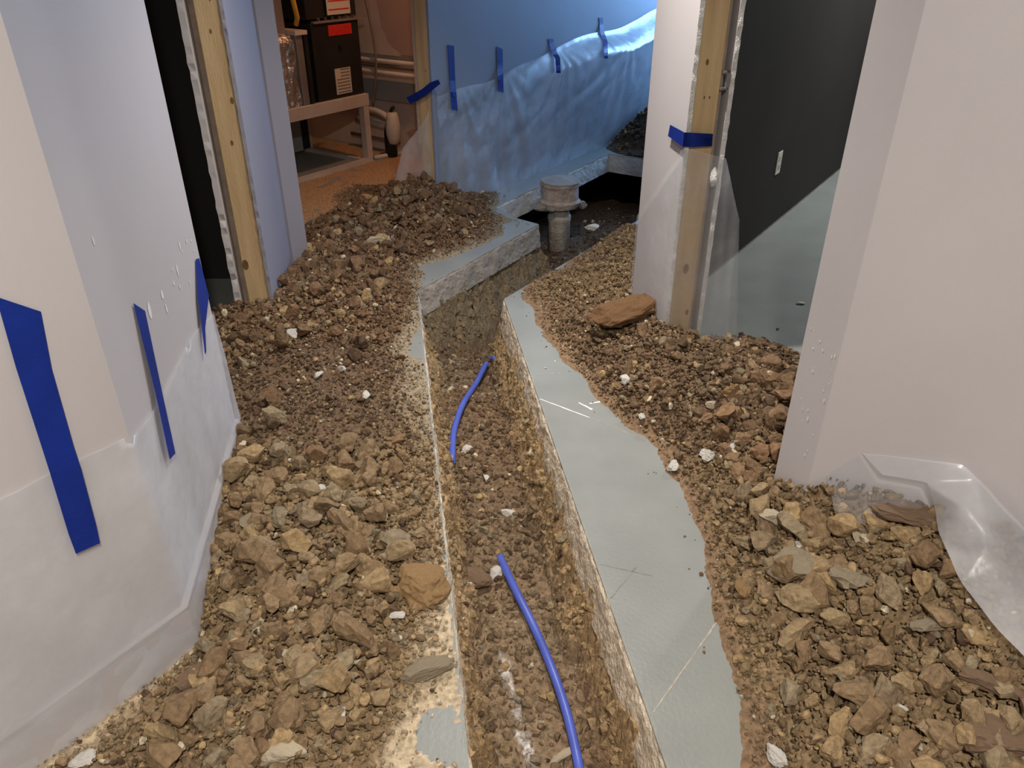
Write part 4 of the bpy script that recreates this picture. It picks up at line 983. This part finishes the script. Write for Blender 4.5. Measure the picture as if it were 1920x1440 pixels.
# rubbish on the dark room floor
for k, (px, py, s, lab) in enumerate([(1500, 570, .016, 'crumpled clear scrap on the floor of the right room'), (1458, 618, .010, 'small dirt crumb on the floor of the right room')]):
    q = at(px, py); o = clod_obj('floor_scrap', rock_mesh(520+k, 'white_stone' if k == 0 else 'red_rock', 2), (*q, s*.4), s, (0, 0, k), (1, .7, .5)); tag(o, lab, 'debris')

# ================================================================== FURNACE ROOM
F0 = V2(-1.06, 5.71); nF = nBl
def fp(s, d=0): return F0+R*s-nF*d          # s along the front, d depth into the room
FW = V2(-.9, 6.05)
struct(MB().box(FW-L*1.12, L, 4.6, R, .1, .70, CH).build('wall_furnace_right', 'furnace_wall'))
fw2 = struct(MB().box(FW-L*1.12+R*.02, L, 4.6, R, .1, 0, .705).build('wall_furnace_lower', 'primer'))
m = MB()          # torn paper border on the wall paint
ww = FW-R*.002
edge = [(.52, 1.4), (.10, 1.4), (.085, 1.1), (.06, .95), (.05, .87), (.02, .84), (.0, .78), (-.05, .745), (-.10, .72), (-.13, .69), (.52, .69)]
m.poly([(*(ww+L*t), z) for t, z in edge]); m.build('bare_patch', 'primer', fw2)
struct(MB().box(fp(-2.2, 1.5), R, 3.4, L, .1, 0, CH).build('wall_furnace_back', 'furnace_wall'))
struct(MB().box(fp(-2.2, -.4), L, 2.0, -R, .1, 0, CH).build('wall_furnace_left', 'furnace_wall'))
st = thing('furnace_stand', 'low painted timber stand carrying the black furnace', 'stand', (*F0, 0))
SX = -1.0
MB().box(fp(SX), R, .07-SX, -nF, .04, .395, .475).build('front_rail', 'stand_paint', st, bevel=.003)
MB().box(fp(SX, .66), R, .07-SX, -nF, .04, .395, .475).build('back_rail', 'stand_paint', st)
MB().box(fp(.03, .04), R, .04, -nF, .62, .395, .475).build('side_rail', 'stand_paint', st)
MB().box(fp(SX, .04), R, .04, -nF, .62, .395, .475).build('side_rail', 'stand_paint', st)
MB().box(fp(SX+.04, .04), R, .03-SX-.04, -nF, .62, .45, .472).build('deck', 'black_rubber', st)
for s, d in ((.01, .002), (SX+.01, .002), (.01, .64), (SX+.01, .64)): MB().box(fp(s, d), R, .05, -nF, .05, 0, .397).build('leg', 'stand_paint', st)
MB().box(fp(SX), R, .05-SX, -nF, .04, 0, .028).build('bottom_rail', 'stand_paint', st)
MB().box(fp(-.02, .06), R, .03, -nF, .6, 0, .025).build('bottom_rail', 'stand_paint', st)
MB().box(fp(-.45, .58), R, .36, -nF, .03, .03, .30).build('backing_panel', 'grey_board', st)
MB().box(fp(-.98, .60), R, .98, -nF, .02, .03, .39).build('backing_panel', 'black_rubber', st)
fu = thing('furnace', 'black metal furnace cabinet with red and white stickers', 'furnace', (*fp(-.16, .3), .475))
MB().box(fp(-.37, .03), R, .43, -nF, .60, .476, .955).build('lower_cabinet', 'furnace_black', fu, bevel=.006)
MB().box(fp(-.38, .05), R, .45, -nF, .58, .975, 1.75).build('upper_cabinet', 'furnace_black', fu, bevel=.006)
MB().box(fp(-.35, .016), R, .46, -nF, .03, .953, .966).build('seam_flange', 'steel', fu)
m = MB()
for k in range(6): m.box(fp(-.30+.062*k, .02), R, .004, -nF, .02, .966, .985)
m.build('screws', 'steel', fu)
lb_ = MB().box(fp(-.225, .024), R, .215, -nF, .008, .868, .935).build('red_sticker', 'red_label', fu, bevel=.006)
for (s0, s1, z0, z1, nl, nm) in ((-.205, -.06, .50, .665, 8, 'white_sticker'), (-.215, -.005, .995, 1.25, 5, 'white_sticker')):
    s_ = MB().box(fp(s0, .026), R, s1-s0, -nF, .006, z0, z1).build(nm, 'plate', fu)
    for k in range(nl):
        z = z0+(z1-z0)*(k+.6)/nl; MB().box(fp(s0+.012+(.04 if (nl == 8 and k > 4) else 0), .0248), R, (s1-s0)-.024-(.04 if (nl == 8 and k > 4) else 0), -nF, .003, z-.004, z+.004).build('print_line', 'red_label' if nl == 5 else 'cable', s_)
MB().tube([(*fp(-.13, .026), .80), (*fp(-.13, .012), .80)], .012, 14).build('latch_knob', 'furnace_black', fu)
# return duct wrapped in foil and film
du = thing('return_duct', 'metal return duct wrapped in crinkled film beside the furnace', 'duct', (*fp(-.7, .3), .475))
G = np.zeros((40, 36, 3))
for r in range(40):
    for j in range(36):
        z = .478+(1.5-.478)*r/39; s = -.96+.44*j/35; dd = .04+.02*mnoise.noise(Vector((s*14, z*7, 1)))+.012*mnoise.noise(Vector((s*40, z*18, 2)))+.10*max(0, (s+.60)/.08)*(z > .9)
        dd += .05*max(0, min(1, (z-.86)/.08))
        G[r, j] = (*fp(s, dd), z)
grid_obj('film_wrap', G, 'plastic_wrap', du, False)
MB().box(fp(-.95, .09), R, .42, -nF, .5, .476, 1.6).build('duct_box', 'steel', du)
MB().box(fp(-.505, .03), R, .055, -nF, .5, .478, .90).build('filter_rack', 'steel', du, bevel=.004)
MB().box(fp(-.445, .02), R, .03, -nF, .5, .478, .915).build('rack_edge', 'furnace_black', du)
MB().box(fp(-.52, .012), R, .10, -nF, .5, .90, .925).build('rack_top', 'pipe_white', du)
tag(MB().tube([(*fp(-.50, .05), 1.5), (*fp(-.49, .03), 1.12), (*fp(-.47, .03), 1.0), (*fp(-.47, .05), .955)], .016, 12).build('gas_hose', 'yellow', None, True), 'yellow flexible hose beside the black furnace', 'hose')
# pipes along the wall behind
def wallpipe(z, r, off, lab, m='pipe_white', t0=-.8, t1=1.2):
    p = FW-R*off; return tag(MB().tube([(*(p+L*t0), z), (*(p+L*t1), z)], r, 14).build('wall_pipe', m, None, True), lab, 'pipe')
wallpipe(.655, .016, .05, 'upper white pipe along the furnace room wall'); wallpipe(.575, .016, .05, 'lower white pipe along the furnace room wall')
wallpipe(.612, .008, .03, 'thin brown pipe between the two white wall pipes', 'cable')
tag(MB().box(FW-L*.8-R*.004, L, 2.0, -R, .012, .375, .515).build('wall_board', 'grey_board'), 'grey board fixed to the wall below the pipes', 'board')
cab = [onplane(x, y, FW-R*.08, L) for x, y in ((680, -30), (690, 20), (700, 70), (705, 120), (703, 160), (699, 195))]
tag(MB().tube(bez([(*(FW-R*.08+L*t), z) for t, z in cab]), .008, 8).build('hanging_cable', 'cable', None, True), 'brown cable hanging down the wall right of the furnace', 'cable')
# condensate pump with its pipe, and white pipes on the floor
tq, zq = onplane(737, 240, FW-R*.14, L); q = FW-R*.14+L*tq
pu = thing('condensate_pump', 'white plastic pump on a black base in the furnace room corner', 'pump', (*q, 0))
m = MB(); zc = zq
ring = []
for k in range(7):
    a = k/6; ring.append((.034+.022*math.sin(a*math.pi*.9+.2), zc-.11+.22*a))
MB().lathe(q, [(.01, zc-.112)]+ring+[(.01, zc+.112)], 16, .15, 2).build('tank', 'plate', pu, True)
MB().lathe(q+L*.035, [(.02, 0), (.045, .01), (.045, zc-.04), (.03, zc+.03), (.01, zc+.04)], 16).build('base', 'black_rubber', pu, True)
MB().tube([(*(q+L*.02), zc+.10), (*(q+L*.0), zc+.135), (*(q-L*.02), zc+.15)], .012, 10).build('outlet', 'black_rubber', pu, True)
tp = [onplane(x, y, FW-R*.10, L) for x, y in ((690, 205), (705, 208), (718, 214), (728, 222))]
tag(MB().tube(bez([(*(FW-R*.10+L*t), z) for t, z in tp]), .022, 14).build('drain_pipe', 'pipe_white', None, True), 'short pale pipe joining the white pump to the wall', 'pipe')
tq2, zq2 = onplane(715, 235, FW-R*.06, L)
tag(MB().tube([(*(FW-R*.06+L*(tq2+.25)), .22), (*(FW-R*.06+L*(tq2-.05)), .20)], .025, 14).build('drain_pipe', 'pipe_old', None, True), 'pale pipe stub behind the white pump', 'pipe')
tag(MB().tube([(*(fp(.09, .02)), .016), (*(FW-R*.03-L*.12), .016)], .016, 12).build('floor_pipe', 'pipe_white', None, True), 'white pipe lying on the furnace room floor by the stand leg', 'pipe')
tag(MB().tube([(*(FW-R*.06+L*.4), .10), (*(FW-R*.06-L*.1), .09)], .012, 10).build('floor_pipe', 'cable', None, True), 'thin brown pipe low on the furnace room wall', 'pipe')
# dusty film on the furnace room floor
def HD(x, y): return .0022-.004*sst(sdist(x, y, [fp(-1.0, .0), fp(.03, .0), fp(.03, .7), fp(-1.0, .7)]), -.02, .03)+.0012*fbm(x*5, y*5, 131)
dd_ = heap_mesh('floor_dust', HD, [G0+rr*.02, V2(-2.2, 4.2), fp(-1.4, .6), FW+L*.9-R*.02, FW-L*.35-R*.02, P0-nBl*.14+R*.9, P0-nBl*.14], lambda x, y, h: np.broadcast_to(np.array(lin(176, 146, 112)), x.shape+(3,)), .014, 141)
tag(dd_, 'tan dust spread over the furnace room floor', 'dust', kind='stuff')

# ================================================================== LIGHTS
def area(name, loc, rot, size, W, col, parent=None, shape='DISK', spread=180):
    l = bpy.data.lights.new(name, 'AREA'); l.shape = shape; l.size = size; l.energy = W; l.color = col; l.spread = math.radians(spread)
    o = bpy.data.objects.new(name, l); C.objects.link(o); o.location = loc; o.rotation_euler = rot
    if parent: o.parent = parent; bpy.context.view_layer.update(); o.matrix_parent_inverse = parent.matrix_world.inverted()
    return o
lamp_mat('diffuser_hall', HALL_COL, 4.0); lamp_mat('diffuser_furnace', FURN_COL, 6.0)
def ceiling_lamp(x, y, r, W, col, lab, m, spread=180):
    t = thing('ceiling_lamp', lab, 'lamp', (x, y, CH))
    MB().lathe((x, y), [(r*1.15, CH-.03), (r*1.18, CH-.001)], 28).build('trim_ring', 'ceiling_paint', t)
    MB().lathe((x, y), [(r*.9, CH-.036), (r, CH-.031)], 28).build('diffuser', m, t)
    area('lamp_light', (x, y, CH-.045), (0, 0, 0), r*1.6, W, col, t, 'DISK', spread)
ceiling_lamp(.1, 2.6, .04, HALL_W, HALL_COL, 'round ceiling light over the trench', 'diffuser_hall', 115)
ceiling_lamp(.1, -.3, .075, HALL2_W, HALL_COL, 'round ceiling light behind the camera', 'diffuser_hall')
rl_ = D0+R*1.7+nV*1.0
lamp_mat('diffuser_room', ROOM_COL, 4.0)
ceiling_lamp(float(rl_[0]), float(rl_[1]), .075, ROOM_W, ROOM_COL, 'cool ceiling light in the dark room on the right', 'diffuser_room')
fl_ = fp(-.1, -1.0)
ceiling_lamp(float(fl_[0]), float(fl_[1]), .06, FURN_W, FURN_COL, 'warm ceiling light in the furnace room', 'diffuser_furnace')
# end of the corridor with a daylight window
we = VV+R*4.4
struct(MB().box(we-nV*.0, -nV, 1.75, R, .12, 0, CH).build('wall_corridor_end', 'wall_paint'))
lamp_mat('window_daylight', WINDOW_COL, WINDOW_E)
wi = thing('window_1', 'daylight window at the end of the far corridor', None, (*(we-nV*.85), .7), kind='structure')
MB().box(we-nV*.2-R*.012, -nV, 1.3, R, .01, .8, 2.1).build('pane', 'window_daylight', wi)
for z0, z1 in ((.74, .8), (2.1, 2.16), (1.42, 1.46)): MB().box(we-nV*.14-R*.03, -nV, 1.42, R, .03, z0, z1).build('window_frame', 'ceiling_paint', wi)
for d in (.14, 1.5): MB().box(we-nV*d-R*.03, -nV, .06, R, .03, .74, 2.16).build('window_frame', 'ceiling_paint', wi)
